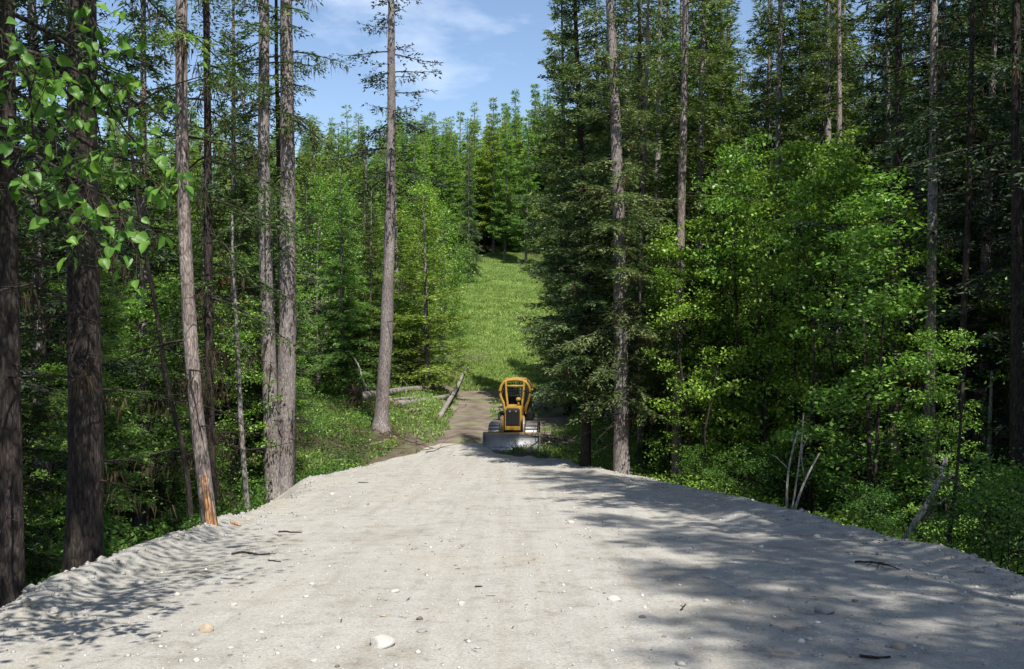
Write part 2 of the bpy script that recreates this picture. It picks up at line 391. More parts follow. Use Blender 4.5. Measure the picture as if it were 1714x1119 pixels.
smask = np.clip(cl * sstep(38, 43, GY) + 0.75 * np.exp(-np.clip(-inner(GX, GY), 0, None) / 0.8) * (GY < 46), 0, 1)
at2.data.foreach_set('value', smask.astype(np.float32).ravel())
ground = link('ground', gme); tag(ground, 'forest floor, embankment foot and grassy hillside', kind='structure')

ry = np.concatenate([np.linspace(-8, 4, 30), 4.05 * (45.0 / 4.05) ** np.linspace(0, 1, 620)])
u = np.linspace(0, 1, 300)
RY, U = np.meshgrid(ry, u, indexing='ij')
XLs = XL(RY) - 3.2; XRs = XR(RY) + 2.4
RX = XLs + (XRs - XLs) * U
RZ = road_z(RX, RY)
road = link('gravel_road', grid_mesh('gravel_road', RX, RY, RZ, M['gravel']))
tag(road, 'pale grey gravel road pad with soft crumbling edges', kind='structure')

# ------------------------------------------------------------------ tree builders
def blades(rng, base, direc, side, length, width):
    """one triangle per needle spray"""
    n = len(base)
    tip = base + direc * length[:, None]
    w = side * (width * 0.5)[:, None]
    mid = base + direc * (length * 0.35)[:, None]
    V = np.stack([mid - w, mid + w, tip], 1).reshape(-1, 3)
    V[2::3] += 0
    return V, np.arange(3 * n).reshape(-1, 3)

def unit(v): return v / (np.linalg.norm(v, axis=-1, keepdims=True) + 1e-9)

def conifer(rng, H, z0, R, nb, path=None, blade=0.15, bw=0.035, tw=8.0, fill=13.0, droop=0.35, up=0.15, e_low=-0.15, e_top=0.6,
            gap=0.0, dead=0, lichen=0, tmin=0.12, shape=0.8, zmaxfull=None):
    """returns (wood Geo, needle Geo, lichen Geo); crown from z0 to H around path(z)"""
    if path is None: path = lambda z: np.array([0.0, 0.0])
    wood, need, lich = Geo(), Geo(), Geo()
    zs = z0 + (H - z0) * np.sort(rng.random(nb)) ** 1.0
    phi = rng.random() * 6.28
    for zb in zs:
        phi += 2.4 + rng.normal() * 0.35
        f = (zb - z0) / (H - z0)
        prof = (1 - f) ** shape * min(1, 0.55 + f * 4)
        L = max(0.25, R * prof * rng.uniform(0.65, 1.15))
        if rng.random() < gap: L *= rng.uniform(0.3, 0.6)
        e0 = e_low + (e_top - e_low) * f + rng.normal() * 0.1
        t = np.linspace(0, 1, 7)
        dxy = np.array([math.cos(phi), math.sin(phi)])
        p0 = np.r_[path(zb), zb]
        r = L * t * math.cos(e0)
        wob = np.array([-dxy[1], dxy[0]]) * rng.normal() * 0.08 * L
        pts = np.stack([p0[0] + dxy[0] * r + wob[0] * t ** 2, p0[1] + dxy[1] * r + wob[1] * t ** 2,
                        p0[2] + L * (t * math.sin(e0) - droop * t ** 2 + up * t ** 3)], 1)
        rb = 0.008 + 0.011 * L
        wood.add(*tube(pts, np.linspace(rb, 0.004, 7), 4, cap=False)[:2])
        nt = max(4, int(L * tw * 2))
        tt = np.sort(tmin + (1 - tmin) * rng.random(nt)); tt[-1] = 0.99
        bp = np.stack([np.interp(tt, t, pts[:, k]) for k in range(3)], 1)
        tg = np.stack([np.interp(tt, t, np.gradient(pts[:, k])) for k in range(3)], 1); tg = unit(tg)
        sd = unit(np.cross(tg, np.array([0, 0, 1.0]))) * np.where(rng.random(nt) < 0.5, 1, -1)[:, None]
        ang = rng.uniform(0.45, 1.15, nt)[:, None]
        td = unit(tg * np.cos(ang) + sd * np.sin(ang) + np.array([0, 0, 1]) * rng.normal(-0.16, 0.2, (nt, 1)))
        tl = (0.36 * L * (1 - tt) ** 0.75 * np.minimum(1, tt * 4 + 0.3) + 0.13) * rng.uniform(0.6, 1.2, nt)
        nbl = np.maximum(3, (tl * fill).astype(int))
        idx = np.repeat(np.arange(nt), nbl)
        s = rng.random(len(idx))
        sag = -0.25 * (s ** 2) * tl[idx]
        base = bp[idx] + td[idx] * (tl[idx] * s)[:, None]; base[:, 2] += sag
        n_ = unit(np.cross(td, np.array([0, 0, 1.0])))[idx]
        sgn = np.where(rng.random(len(idx)) < 0.5, 1, -1)[:, None]
        d = unit(td[idx] * rng.uniform(0.5, 1.0, (len(idx), 1)) + n_ * sgn * rng.uniform(0.2, 0.8, (len(idx), 1)) + rng.normal(0, 0.22, (len(idx), 3)))
        sv = unit(np.cross(d, rng.normal(0, 0.55, (len(idx), 3)) + np.array([0, 0, 1.0])))
        V, T = blades(rng, base, d, sv, blade * rng.uniform(0.7, 1.35, len(idx)), bw * rng.uniform(0.7, 1.3, len(idx)))
        need.add(V, None, T)
        if lichen and rng.random() < lichen and L > 0.6:
            hang(rng, lich, pts, int(34 * L), 0.42)
    for k in range(dead):                                   # dead lower limbs
        zb = rng.uniform(0.15, 1.0) * z0 + 0.6
        a = rng.random() * 6.28; L = rng.uniform(0.25, 1.5)
        t = np.linspace(0, 1, 6); p0 = np.r_[path(zb), zb]
        kx = np.cumsum(rng.normal(0, 0.05, 6)) * L
        pts = np.stack([p0[0] + math.cos(a) * L * t - math.sin(a) * kx, p0[1] + math.sin(a) * L * t + math.cos(a) * kx,
                        p0[2] - L * rng.uniform(-0.2, 0.5) * t ** 1.5], 1)
        wood.add(*tube(pts, np.linspace(0.012 + 0.006 * L, 0.003, 6), 4, cap=False)[:2])
        for q in range(3):
            i = rng.integers(1, 5); l2 = L * rng.uniform(0.2, 0.45); a2 = a + rng.uniform(-1, 1)
            e = pts[i] + np.array([math.cos(a2) * l2, math.sin(a2) * l2, -l2 * rng.uniform(-0.1, 0.5)])
            wood.add(*tube(np.linspace(pts[i], e, 3), [0.007, 0.005, 0.003], 3, cap=False)[:2])
        if lichen and rng.random() < lichen: hang(rng, lich, pts, int(36 * L), 0.4)
    return wood, need, lich

def hang(rng, lich, pts, n, length):
    if n < 1: return
    t = rng.random(n); s = np.linspace(0, 1, len(pts))
    b = np.stack([np.interp(t, s, pts[:, k]) for k in range(3)], 1) + rng.normal(0, 0.03, (n, 3))
    d = unit(np.array([0, 0, -1.0]) + rng.normal(0, 0.18, (n, 3)))
    sv = unit(np.cross(d, rng.normal(0, 1, (n, 3))))
    lich.add(*[x for x in (lambda r: (r[0], None, r[1]))(blades(rng, b, d, sv, length * rng.uniform(0.3, 1.2, n), 0.022 * rng.uniform(0.5, 1.5, n)))])

def trunk_geo(rng, H, r0, path=None, sides=14, flare=0.5, z_low=-0.5, rough=0.10, top=0.02, step=0.5):
    if path is None: path = lambda z: np.array([0.0, 0.0])
    zs = np.unique(np.r_[np.linspace(z_low, 1.5, 14), np.arange(1.5, H, step), H])
    pts = np.array([np.r_[path(z), z] for z in zs])
    zc = np.clip(zs, 0, H)
    rad = top + (r0 - top) * (1 - zc / H) ** 0.75 + r0 * flare * np.exp(-zc / 0.35)
    g = Geo(); g.add(*tube(pts, rad, sides, rough, int(rng.integers(1, 999))))
    return g

def leaf_quads(rng, c, size, up=0.9, droop=0.0, aspect=0.62):
    n = len(c)
    nrm = unit(rng.normal(0, 0.6, (n, 3)) + np.array([0, 0, up]))
    d = unit(np.cross(nrm, rng.normal(0, 1, (n, 3)))); d[:, 2] -= droop; d = unit(d)
    s = unit(np.cross(nrm, d))
    l = size * rng.uniform(0.65, 1.3, n)[:, None]; w = l * aspect * 0.5
    bend = nrm * (l * rng.uniform(-0.12, 0.22, (n, 1)))
    a = c; b = c + d * l * 0.45 + s * w + bend; e = c + d * l * 0.45 - s * w + bend; t = c + d * l
    V = np.stack([a, b, t, e], 1).reshape(-1, 3)
    i = np.arange(n)[:, None] * 4
    T = np.concatenate([i + np.array([[0, 1, 2]]), i + np.array([[0, 2, 3]])])
    return V, T

def leafy(rng, H, R, zc0, nclump, per, size, stems=1, r0=0.05, spread=0.35, profile='tree', flat=0.6):
    stem, wood, leaves = Geo(), Geo(), Geo()
    sp = []
    for k in range(stems):
        a = rng.random() * 6.28; lean = rng.uniform(0.02, 0.16) * H * (0 if stems == 1 and rng.random() < 0.4 else 1)
        t = np.linspace(0, 1, 9)
        w1, w2 = rng.normal(0, 0.02 * H, 2)
        pts = np.stack([math.cos(a) * (lean * t ** 1.2 + w1 * np.sin(t * 4)) + 0.1 * k, math.sin(a) * (lean * t ** 1.2 + w2 * np.sin(t * 3.3)), -0.3 + (H * 0.93 + 0.3) * t * rng.uniform(0.8, 1.0)], 1)
        rr = np.linspace(1, 0.12, 9) * r0 * rng.uniform(0.7, 1.1)
        stem.add(*tube(pts, rr, 7, 0.1, int(rng.integers(1, 999)), cap=False)[:2]); sp.append(pts)
    C = []
    while len(C) < nclump:
        f = rng.random(); z = zc0 + (H - zc0) * f
        prof = {'tree': math.sin(math.pi * min(1, 0.12 + 0.88 * f ** 0.8)) ** 0.7, 'shrub': (1 - f ** 2.2) ** 0.5, 'tall': (1 - f) ** 0.6 * min(1, 0.4 + 3 * f)}[profile]
        r = R * prof * math.sqrt(rng.uniform(0.02, 1)) * rng.uniform(0.75, 1.15); a = rng.random() * 6.28
        st = sp[rng.integers(len(sp))]
        cx = np.interp(z, st[:, 2], st[:, 0]); cy = np.interp(z, st[:, 2], st[:, 1])
        c = np.array([cx + r * math.cos(a), cy + r * math.sin(a), z]); C.append(c)
        za = max(0.1, z - 0.35 * r - 0.2 * rng.random()); p0 = np.array([np.interp(za, st[:, 2], st[:, 0]), np.interp(za, st[:, 2], st[:, 1]), za])
        m = (p0 + c) / 2 + rng.normal(0, 0.06 * r + 0.01, 3)
        wood.add(*tube(np.array([p0, m, c]), [0.006 + 0.006 * r, 0.006 + 0.003 * r, 0.003], 4, cap=False)[:2])
    C = np.array(C)
    n = (per * rng.uniform(0.5, 1.5, len(C))).astype(int)
    idx = np.repeat(np.arange(len(C)), n)
    c = C[idx] + rng.normal(0, 1, (len(idx), 3)) * np.array([spread, spread, spread * flat]) * rng.uniform(0.6, 1.2, (len(C), 1))[idx]
    leaves.add(*(lambda r: (r[0], None, r[1]))(leaf_quads(rng, c, size)))
    return stem, wood, leaves

# prototypes: dictionary kind -> list of [(part name, mesh)...], native height
PROTO = {}
def proto_conifer(kind, n, H, z0, R, nb, r0, mat, bark, seed, crown_kw, **kw):
    out = []
    for i in range(n):
        rng = np.random.default_rng(seed + i)
        w, nd, li = conifer(rng, H * rng.uniform(0.97, 1.03), z0, R * rng.uniform(0.9, 1.1), nb, **crown_kw)
        parts = []
        tg = trunk_geo(rng, H, r0, sides=9, step=1.2)
        parts.append(('trunk', tg.mesh(kind + '_trunk', M[bark], True)))
        parts.append(('limbs', w.mesh(kind + '_limbs', M['bark_dark_or_shaded'], True)))
        parts.append(('crown', nd.mesh(kind + '_crown', M[mat])))
        if li.n: parts.append(('hanging_lichen', li.mesh(kind + '_lichen', M['lichen'])))
        out.append((parts, H))
    PROTO[kind] = out

def proto_leafy(kind, n, mat, bark, seed, H, **kw):
    out = []
    for i in range(n):
        rng = np.random.default_rng(seed + i)
        st, w, lv = leafy(rng, H, **kw)
        out.append(([('trunk', st.mesh(kind + '_trunk', M[bark], True)), ('limbs', w.mesh(kind + '_limbs', M[bark], True)), ('crown', lv.mesh(kind + '_crown', M[mat]))], H))
    PROTO[kind] = out

proto_conifer('fir', 3, 17, 0.7, 2.7, 190, 0.17, 'fir', 'bark', 100, dict(blade=0.23, bw=0.06, tw=8, fill=30, droop=0.4, up=0.2, e_low=-0.1, gap=0.25, lichen=0.12))
proto_conifer('fir_young', 2, 10, 0.4, 2.3, 120, 0.11, 'fir_young', 'bark', 120, dict(blade=0.19, bw=0.055, tw=9, fill=26, droop=0.3, up=0.2, e_low=0.05, e_top=0.7, gap=0.15))
proto_conifer('larch', 3, 22, 2.6, 2.6, 180, 0.18, 'larch', 'bark', 140, dict(blade=0.36, bw=0.13, tw=7, fill=15, droop=0.2, up=0.15, e_low=-0.1, e_top=0.6, gap=0.25, dead=14))
proto_conifer('pole', 3, 23, 5.0, 2.8, 125, 0.17, 'fir', 'bark', 160, dict(blade=0.22, bw=0.055, tw=7, fill=22, droop=0.5, up=0.25, e_low=-0.3, gap=0.35, dead=26, lichen=0.4))
proto_conifer('tall_pole', 2, 28, 11.5, 3.6, 120, 0.2, 'fir', 'bark', 180, dict(blade=0.24, bw=0.085, tw=7, fill=12, droop=0.45, up=0.25, e_low=-0.25, gap=0.3, dead=14))
proto_leafy('aspen', 3, 'leaf', 'bark_dark_or_shaded', 200, 8.0, R=1.7, zc0=0.8, nclump=92, per=82, size=0.10, stems=2, r0=0.06, spread=0.20, profile='tall', flat=0.45)
proto_leafy('shrub', 3, 'leaf_dark', 'bark_dark_or_shaded', 220, 2.6, R=1.35, zc0=0.1, nclump=60, per=80, size=0.075, stems=5, r0=0.02, spread=0.2, profile='shrub')
proto_leafy('broadleaf', 2, 'leaf', 'bark', 240, 11.0, R=2.9, zc0=1.5, nclump=150, per=70, size=0.14, stems=2, r0=0.11, spread=0.42, profile='tree')

RNG = random.Random(11)
def place(kind, name, x, y, height, label, cat, group=None, mats=None, widen=1.0, lean=0.0, z=None, var=None):
    ps = PROTO[kind]; parts, H = ps[RNG.randrange(len(ps)) if var is None else var]
    z = float(surf_z(x, y)) - 0.05 if z is None else z
    s = height / H
    e = link(name, None, None, (x, y, z), (RNG.gauss(0, 0.015) + lean, RNG.gauss(0, 0.015), RNG.uniform(0, 6.28)), (s * widen, s * widen, s))
    tag(e, label, cat, group)
    for pn, me in parts:
        o = link(pn, me, e)
        if mats and pn in mats:
            o.material_slots[0].link = 'OBJECT'; o.material_slots[0].material = M[mats[pn]]
    return e

# ------------------------------------------------------------------ hero trees (trunks one can tell apart)
def hero(name, label, cat, pix, d, width_px, H, seed, bark='bark', needles='fir', z0=7, R=2.4, nb=70, z_base=None, flare=0.35, ckw=None, top_lean=0.0, group=None, scar=None):
    """pix: trunk centre line in the photograph, top to base; d: distance"""
    rng = np.random.default_rng(seed)
    pw = np.array([P(px, py, d) for px, py in pix])[::-1]
    base = pw[0].copy()
    gz = float(surf_z(base[0], base[1])) if z_base is None else z_base
    if gz < base[2]:                                   # trunk goes on down behind the road edge
        slope = (pw[1, 0] - pw[0, 0]) / (pw[1, 2] - pw[0, 2] + 1e-6)
        base = np.array([base[0] + slope * 0.5 * (gz - base[2]), base[1], gz]); pw = np.vstack([base, pw])
    zz = pw[:, 2] - base[2]; xx = pw[:, 0] - base[0]
    wob = rng.normal(0, 0.03, 6)
    def path(z):
        x = np.interp(z, zz, xx) if z < zz[-1] else xx[-1] + top_lean * (z - zz[-1])
        return np.array([x, 0.04 * math.sin(z * 0.5 + seed)])
    r0 = width_px * d / F / 2
    e = link(name, None, None, tuple(base)); tag(e, label, cat, group)
    tg = trunk_geo(rng, H, r0, path, 18, flare, -0.6, 0.12)
    link('trunk', tg.mesh(name + '_trunk', M[bark], True), e)
    kw = dict(blade=0.18, bw=0.045, tw=8, fill=21, droop=0.45, up=0.22, e_low=-0.25, gap=0.35, dead=16, lichen=0.2)
    kw.update(ckw or {})
    w, nd, li = conifer(rng, H, z0, R, nb, path, **kw)
    link('limbs', w.mesh(name + '_limbs', M['bark_dark_or_shaded'], True), e)
    link('crown', nd.mesh(name + '_crown', M[needles]), e)
    if li.n: link('hanging_lichen', li.mesh(name + '_lichen', M['lichen']), e)
    return e, path, base, r0

T = 'tree'
FINE = dict(blade=0.11, bw=0.028, fill=34, tw=9)
hero('conifer_tree', 'shade-blackened conifer trunk cut by the left edge of the view', T, [(10, 0), (12, 500), (16, 1000)], 10.5, 40, 20, 1, 'bark_dark_or_shaded', 'fir_dark', 4.5, 2.6, 70, ckw=dict(dead=20, **FINE))  # trunk colour darkened for the shade it stands in
hero('conifer_tree', 'thick shade-darkened conifer trunk with flared foot behind the left road edge', T, [(138, 0), (140, 300), (142, 600), (143, 800), (135, 985)], 12.5, 58, 24, 2, 'bark_dark_or_shaded', 'fir_dark', 4.8, 2.8, 80, flare=0.3, ckw=dict(dead=22, **FINE))
L3 = hero('conifer_tree', 'slim leaning trunk with torn orange bark at its foot in the gravel', T, [(303, 0), (304, 200), (311, 400), (320, 560), (331, 700), (342, 800), (352, 890)], 14.5, 25, 20, 3, 'bark_red', 'larch', 6.0, 1.8, 55, flare=0.15, top_lean=0.01, ckw=dict(dead=10, lichen=0.3, **FINE))
hero('conifer_tree', 'lichen draped conifer just right of the slim leaning trunk', T, [(345, 0), (348, 400), (352, 700), (355, 800)], 20, 17, 19, 4, 'bark_dark_or_shaded', 'fir', 3.6, 2.4, 90, ckw=dict(lichen=0.95, dead=40, gap=0.5, droop=0.55, blade=0.14, bw=0.04, fill=24))
hero('dead_sapling', 'thin pale grey pole with no leaves left of the paired trunks', 'dead tree', [(388, 420), (395, 540), (404, 720), (414, 845)], 22, 10, 7.0, 5, 'bark_pale', 'dead_needles', 4.5, 0.3, 6, flare=0.1, ckw=dict(dead=12, lichen=0.2, fill=2))
hero('conifer_tree', 'left and darker of the two tall paired trunks', T, [(442, 0), (442, 300), (446, 500), (452, 700), (458, 830)], 27, 27, 25, 6, 'bark', 'fir', 7.0, 2.6, 80, ckw=dict(dead=24))
hero('conifer_tree', 'right and paler of the two tall paired trunks', T, [(478, 0), (481, 200), (482, 400), (481, 560), (477, 700), (474, 800)], 27.2, 34, 25, 7, 'bark', 'fir', 8.0, 2.6, 70, ckw=dict(dead=20), flare=0.15)
hero('conifer_tree', 'narrow trunk half hidden behind the paler paired trunk', T, [(462, 100), (470, 400), (488, 700), (488, 790)], 29, 12, 18, 8, 'bark_dark_or_shaded', 'fir', 7.5, 1.6, 40)
hero('conifer_tree', 'tall bare grey trunk with swept foot by the felled logs', T, [(655, 0), (655, 200), (653, 330), (650, 470), (646, 580), (641, 660), (637, 718)], 40, 23, 25, 9, 'bark', 'fir_dark', 9.5, 3.3, 95, flare=0.5,
     ckw=dict(dead=14, gap=0.45, droop=0.45, up=0.35, tw=6, fill=11, blade=0.22, bw=0.075, e_low=-0.2, lichen=0.5))
hero('bent_sapling', 'thin crooked dark sapling left of the slim leaning trunk', 'dead tree', [(215, 220), (235, 380), (262, 520), (280, 640), (305, 740), (315, 800)], 19, 9, 9.0, 10, 'bark_dark_or_shaded', 'dead_needles', 7.0, 0.5, 10, flare=0.1, ckw=dict(fill=3))
hero('fir_tree', 'dark leaning-limbed fir at the right road edge, thinner trunk', T, [(962, 0), (970, 200), (980, 450), (984, 620), (981, 700), (980, 782)], 32, 17, 18, 11, 'bark_dark_or_shaded', 'fir_grey', 2.2, 2.7, 250, flare=0.2,
     ckw=dict(tw=8, fill=34, gap=0.25, e_low=-0.05, e_top=0.7, droop=0.35, up=0.25, blade=0.17, bw=0.045, dead=8, shape=0.65))
hero('conifer_tree', 'thick dark trunk at the right road edge, turning pale higher up', T, [(1021, 0), (1030, 200), (1037, 420), (1039, 560), (1041, 700), (1040, 788)], 30.5, 27, 24, 12, 'bark', 'fir_grey', 2.4, 2.6, 230, flare=0.15,
     ckw=dict(tw=8, fill=32, gap=0.3, droop=0.4, e_low=-0.1, dead=24, blade=0.17, bw=0.045))
hero('fir_tree', 'dense grey-green fir behind the two trunks at right road edge', T, [(940, 0), (945, 300), (950, 560), (950, 690)], 52, 12, 24, 13, 'bark_dark_or_shaded', 'fir_grey', 0.8, 2.8, 240, ckw=dict(tw=8, fill=13, gap=0.15, shape=0.6, e_low=0.0, e_top=0.75, bw=0.12, blade=0.28))
hero('fir_tree', 'grey-green fir filling the gap right of the pale upper trunk', T, [(1070, 0), (1075, 400), (1080, 720)], 35, 15, 19, 14, 'bark_dark_or_shaded', 'fir_grey', 2.2, 1.9, 170, ckw=dict(shape=0.65, tw=7, fill=12, gap=0.25, e_low=0.0, e_top=0.75, bw=0.085, blade=0.2))
hero('conifer_tree', 'slim reddish trunk between the road edge fir and tall bare pole', T, [(1085, 0), (1080, 250), (1074, 420), (1072, 640)], 33.5, 11, 19, 15, 'bark_red', 'fir', 9.0, 1.3, 40)
hero('conifer_tree', 'straight tall bare trunk right of the road edge firs', T, [(1148, 0), (1144, 200), (1139, 420), (1136, 560), (1133, 720)], 31, 18, 25, 16, 'bark_red', 'fir', 11.0, 2.3, 70, ckw=dict(dead=30))
hero('conifer_tree', 'distant slim pale trunk high above the leafy saplings', T, [(1305, 0), (1303, 300), (1302, 640)], 42, 9, 25, 17, 'bark_pale', 'fir', 12.0, 2.2, 60)
hero('conifer_tree', 'pale trunk rising from bright leaves in the right wood', T, [(1405, 0), (1404, 300), (1404, 640)], 33, 12, 24, 18, 'bark_red', 'fir', 9.0, 2.4, 70, ckw=dict(dead=30))
hero('conifer_tree', 'blackish trunk with drooping limbs in the right wood', T, [(1505, 0), (1500, 300), (1497, 700)], 24, 17, 22, 19, 'bark_dark_or_shaded', 'fir_dark', 4.5, 3.2, 90, ckw=dict(droop=0.3))
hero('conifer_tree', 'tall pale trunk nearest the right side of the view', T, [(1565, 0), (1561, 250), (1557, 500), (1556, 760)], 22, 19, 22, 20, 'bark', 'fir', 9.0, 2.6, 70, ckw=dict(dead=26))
hero('conifer_tree', 'thin dark trunk right of the tall pale one', T, [(1630, 0), (1622, 300), (1610, 560), (1607, 760)], 20, 12, 18, 21, 'bark_dark_or_shaded', 'fir_dark', 7.0, 2.0, 60)
hero('conifer_tree', 'dark trunk at the right edge of the view', T, [(1703, 0), (1702, 400), (1698, 800)], 19, 22, 20, 22, 'bark_dark_or_shaded', 'fir_dark', 5.0, 2.6, 70)

# torn bark scar on the leaning trunk
e, path, base, r0 = L3
rng = np.random.default_rng(77); g = Geo()
for k in range(9):
    z = np.linspace(rng.uniform(-0.05, 0.1), rng.uniform(0.45, 1.0), 6); a = -0.95 + rng.uniform(-0.6, 0.55)
    r = r0 * 1.12 + rng.uniform(0.0, 0.03) + 0.02 * np.exp(-z / 0.2)
    pts = np.array([np.r_[path(q), q] + np.array([math.cos(a) * rr, math.sin(a) * rr, 0]) for q, rr in zip(z, r)])
    g.add(*tube(pts, np.array([0.02, 0.024, 0.02, 0.016, 0.01, 0.004]) * rng.uniform(0.6, 1.2), 5, 0.3, k))
tag(link('torn_bark', g.mesh('torn_bark', M['freshwood'], True), e), 'splintered orange wood where the bark is torn')

# ------------------------------------------------------------------ woods
def skyline(px):
    return np.interp(px, [150, 480, 520, 560, 610, 640, 700, 745, 770, 800, 850, 890, 925, 950, 980], [150, 200, 195, 165, 190, 190, 160, 150, 195, 165, 125, 120, 60, -200, -900])
def fits(x, y, h, zb):
    """largest tree height that keeps the skyline of the photograph"""
    px = 857 + x / y * F
    lim = CZ + (559.5 - skyline(px)) / F * y - zb
    return min(h, lim * RNG.uniform(0.74, 1.02))

pts_used = []
def free(x, y, dmin):
    for (a, b) in pts_used:
        if (a - x) ** 2 + (b - y) ** 2 < dmin * dmin: return False
    pts_used.append((x, y)); return True

def in_clear(x, y, m=0.0):
    if y < 46: return float(inner(x, y)) > -m or (y > 30 and XL(34.) - 1.0 < x < 3.0)
    return abs(x - clear_mid(y)) < clear_half(y) + m

# trees in the middle distance one can tell apart
mid = [
 ('fir_young', 'fir_tree', 716, 56, 11.0, 'bright yellow-green young fir beside the felled logs', None, 1.35),
 ('fir_young', 'fir_tree', 668, 60, 12.0, 'yellow-green fir behind the tall bare trunk', None, 1.25),
 ('fir', 'fir_tree', 575, 50, 12.5, 'pale green drooping fir left of the tall bare trunk', {'crown': 'larch'}, 1.2),
 ('fir', 'fir_tree', 238, 27, 19.0, 'dark fir with open crown between leaning and thick dark trunks', {'crown': 'fir'}, 0.85),
 ('fir', 'fir_tree', 392, 33, 18.0, 'dark fir with open crown left of the paired trunks', {'crown': 'fir'}, 0.8),
 ('fir', 'fir_tree', 75, 21, 18.0, 'black-green fir between the two leftmost trunks', {'crown': 'fir_dark'}, 1.0),
 ('broadleaf', 'broadleaf_tree', 742, 84, 11.5, 'rounded leafy tree overhanging the left of the grassy clearing', None, 1.0),
 ('broadleaf', 'broadleaf_tree', 532, 58, 12.0, 'leafy tree just right of the paired trunks', None, 0.9),
 ('fir', 'fir_tree', 620, 52, 11.0, 'mid green fir between drooping fir and tall bare trunk', None, 1.1),
 ('broadleaf', 'broadleaf_tree', 690, 74, 13.0, 'leafy tree rising behind the yellow-green firs', None, 1.0),
 ('fir', 'fir_tree', 1190, 38, 10.5, 'grey-green fir right of the straight bare trunk', {'crown': 'fir_grey'}, 1.15),
 ('fir', 'fir_tree', 1262, 36, 12.0, 'broad grey-green fir above the bright leafy saplings', {'crown': 'fir_grey'}, 1.2),
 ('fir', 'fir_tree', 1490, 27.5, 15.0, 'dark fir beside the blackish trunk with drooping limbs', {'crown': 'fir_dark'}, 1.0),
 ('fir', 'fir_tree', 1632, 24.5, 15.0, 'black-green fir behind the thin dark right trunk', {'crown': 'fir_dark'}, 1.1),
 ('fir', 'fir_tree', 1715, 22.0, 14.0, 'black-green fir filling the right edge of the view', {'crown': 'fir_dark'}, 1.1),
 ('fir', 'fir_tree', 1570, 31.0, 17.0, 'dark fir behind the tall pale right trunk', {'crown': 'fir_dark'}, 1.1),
 ('fir', 'fir_tree', 785, 120, 18.5, 'lone spire rising above the hilltop skyline', {'crown': 'fir_grey'}, 0.7),
 ('larch', 'larch_tree', 880, 150, 23.0, 'tall light green larch left of the dark fir tops', None, 1.2),
 ('larch', 'larch_tree', 845, 158, 24.0, 'light green larch at the top of the clearing', None, 1.1),
]
for kind, nm, px, d, h, lab, mats, wd in mid:
    x = (px - 857) / F * d; pts_used.append((x, d)); place(kind, nm, x, d, h, lab, 'tree', None, mats, wd)

# left wood
n = 0
for k in range(900):
    y = RNG.uniform(13, 62); x = -RNG.uniform(6.5, 0.56 * y + 1.5)
    if in_clear(x, y, 2.0) or not free(x, y, 2.0 if y > 25 else 2.4): continue
    px = 857 + x / y * F
    if px > 497 and y < 52: continue
    zb = float(ground_z(x, y)); r = RNG.random()
    if r < 0.40: place('fir', 'fir_tree', x, y, fits(x, y, RNG.uniform(9, 14), zb), 'shaded fir in the wood left of the road', 'tree', 'firs in the left wood', {'crown': RNG.choice(['fir', 'fir', 'fir_dark', 'larch'])})
    elif r < 0.80: place('aspen', 'leafy_sapling', x, y, RNG.uniform(4.0, 8.0), 'leafy sapling in the wood left of the road', 'tree', 'leafy saplings in the left wood', None, 1.2)
    else: place('shrub', 'shrub', x, y, RNG.uniform(2.0, 3.2), 'leafy shrub on the floor of the left wood', 'shrub', 'shrubs in the left wood', None, 1.1)
    n += 1
    if n > 85: break

for k, (px, y, h) in enumerate([(1015, 58, 24), (1050, 47, 22), (1090, 62, 26), (1120, 50, 23), (1165, 56, 24), (1205, 47, 22), (1235, 64, 26), (1275, 52, 24), (1330, 45, 22), (1385, 55, 25)]):
    x = (px - 857) / F * y; pts_used.append((x, y))
    place('fir', 'fir_tree', x, y, h, 'dark fir deep in the wood right of the road', 'tree', 'firs in the right wood', {'crown': RNG.choice(['fir', 'fir_grey', 'larch'])}, 1.15)

# right wood: bright leafy saplings in front, tall conifers behind
sap = [(1120, 31, 5.2), (1165, 29, 6.5), (1200, 31, 7.5), (1235, 29.5, 8.2), (1275, 28, 7.8), (1300, 33, 9), (1345, 27, 8.0), (1372, 31, 8.5), (1400, 25, 7.0), (1440, 28, 8.5), (1110, 37, 6.5), (1480, 22, 6.0), (1540, 28, 6.5), (1700, 22, 5.0), (1590, 18, 3.6), (1460, 33, 8.0)]
for i, (px, d, h) in enumerate(sap):
    x = (px - 857) / F * d; pts_used.append((x, d))
    place('aspen', 'leafy_sapling', x, d, h * 1.28, 'leafy sapling in the green bank right of the road', 'tree', 'leafy saplings right of the road', None, 0.92)
n = 0
for k in range(1500):
    y = RNG.uniform(14, 75); x = RNG.uniform(5.5, 0.56 * y + 2)
    if in_clear(x, y, 2.2) or not free(x, y, 2.1): continue
    r = RNG.random()
    if x < 13.0 and y < 27: r = 0.80 + 0.2 * r
    if r < 0.46: place('fir', 'fir_tree', x, y, RNG.uniform(16, 22) if y > 26 else RNG.uniform(12, 18), 'dark fir deep in the wood right of the road', 'tree', 'firs in the right wood', {'crown': RNG.choice(['fir', 'fir_dark', 'fir_grey'])})
    elif r < 0.70: place('pole', 'conifer_tree', x, y, RNG.uniform(20, 25), 'slender bare-stemmed conifer deep in the right wood', 'tree', 'conifers in the right wood')
    elif r < 0.86: place('aspen', 'leafy_sapling', x, y, RNG.uniform(5, 9), 'leafy sapling deep in the right wood', 'tree', 'leafy saplings deep in the right wood', None, 1.2)
    else: place('shrub', 'shrub', x, y, RNG.uniform(1.6, 3.0), 'leafy shrub on the floor of the right wood', 'shrub', 'shrubs in the right wood', None, 1.15)
    n += 1
    if n > 150: break

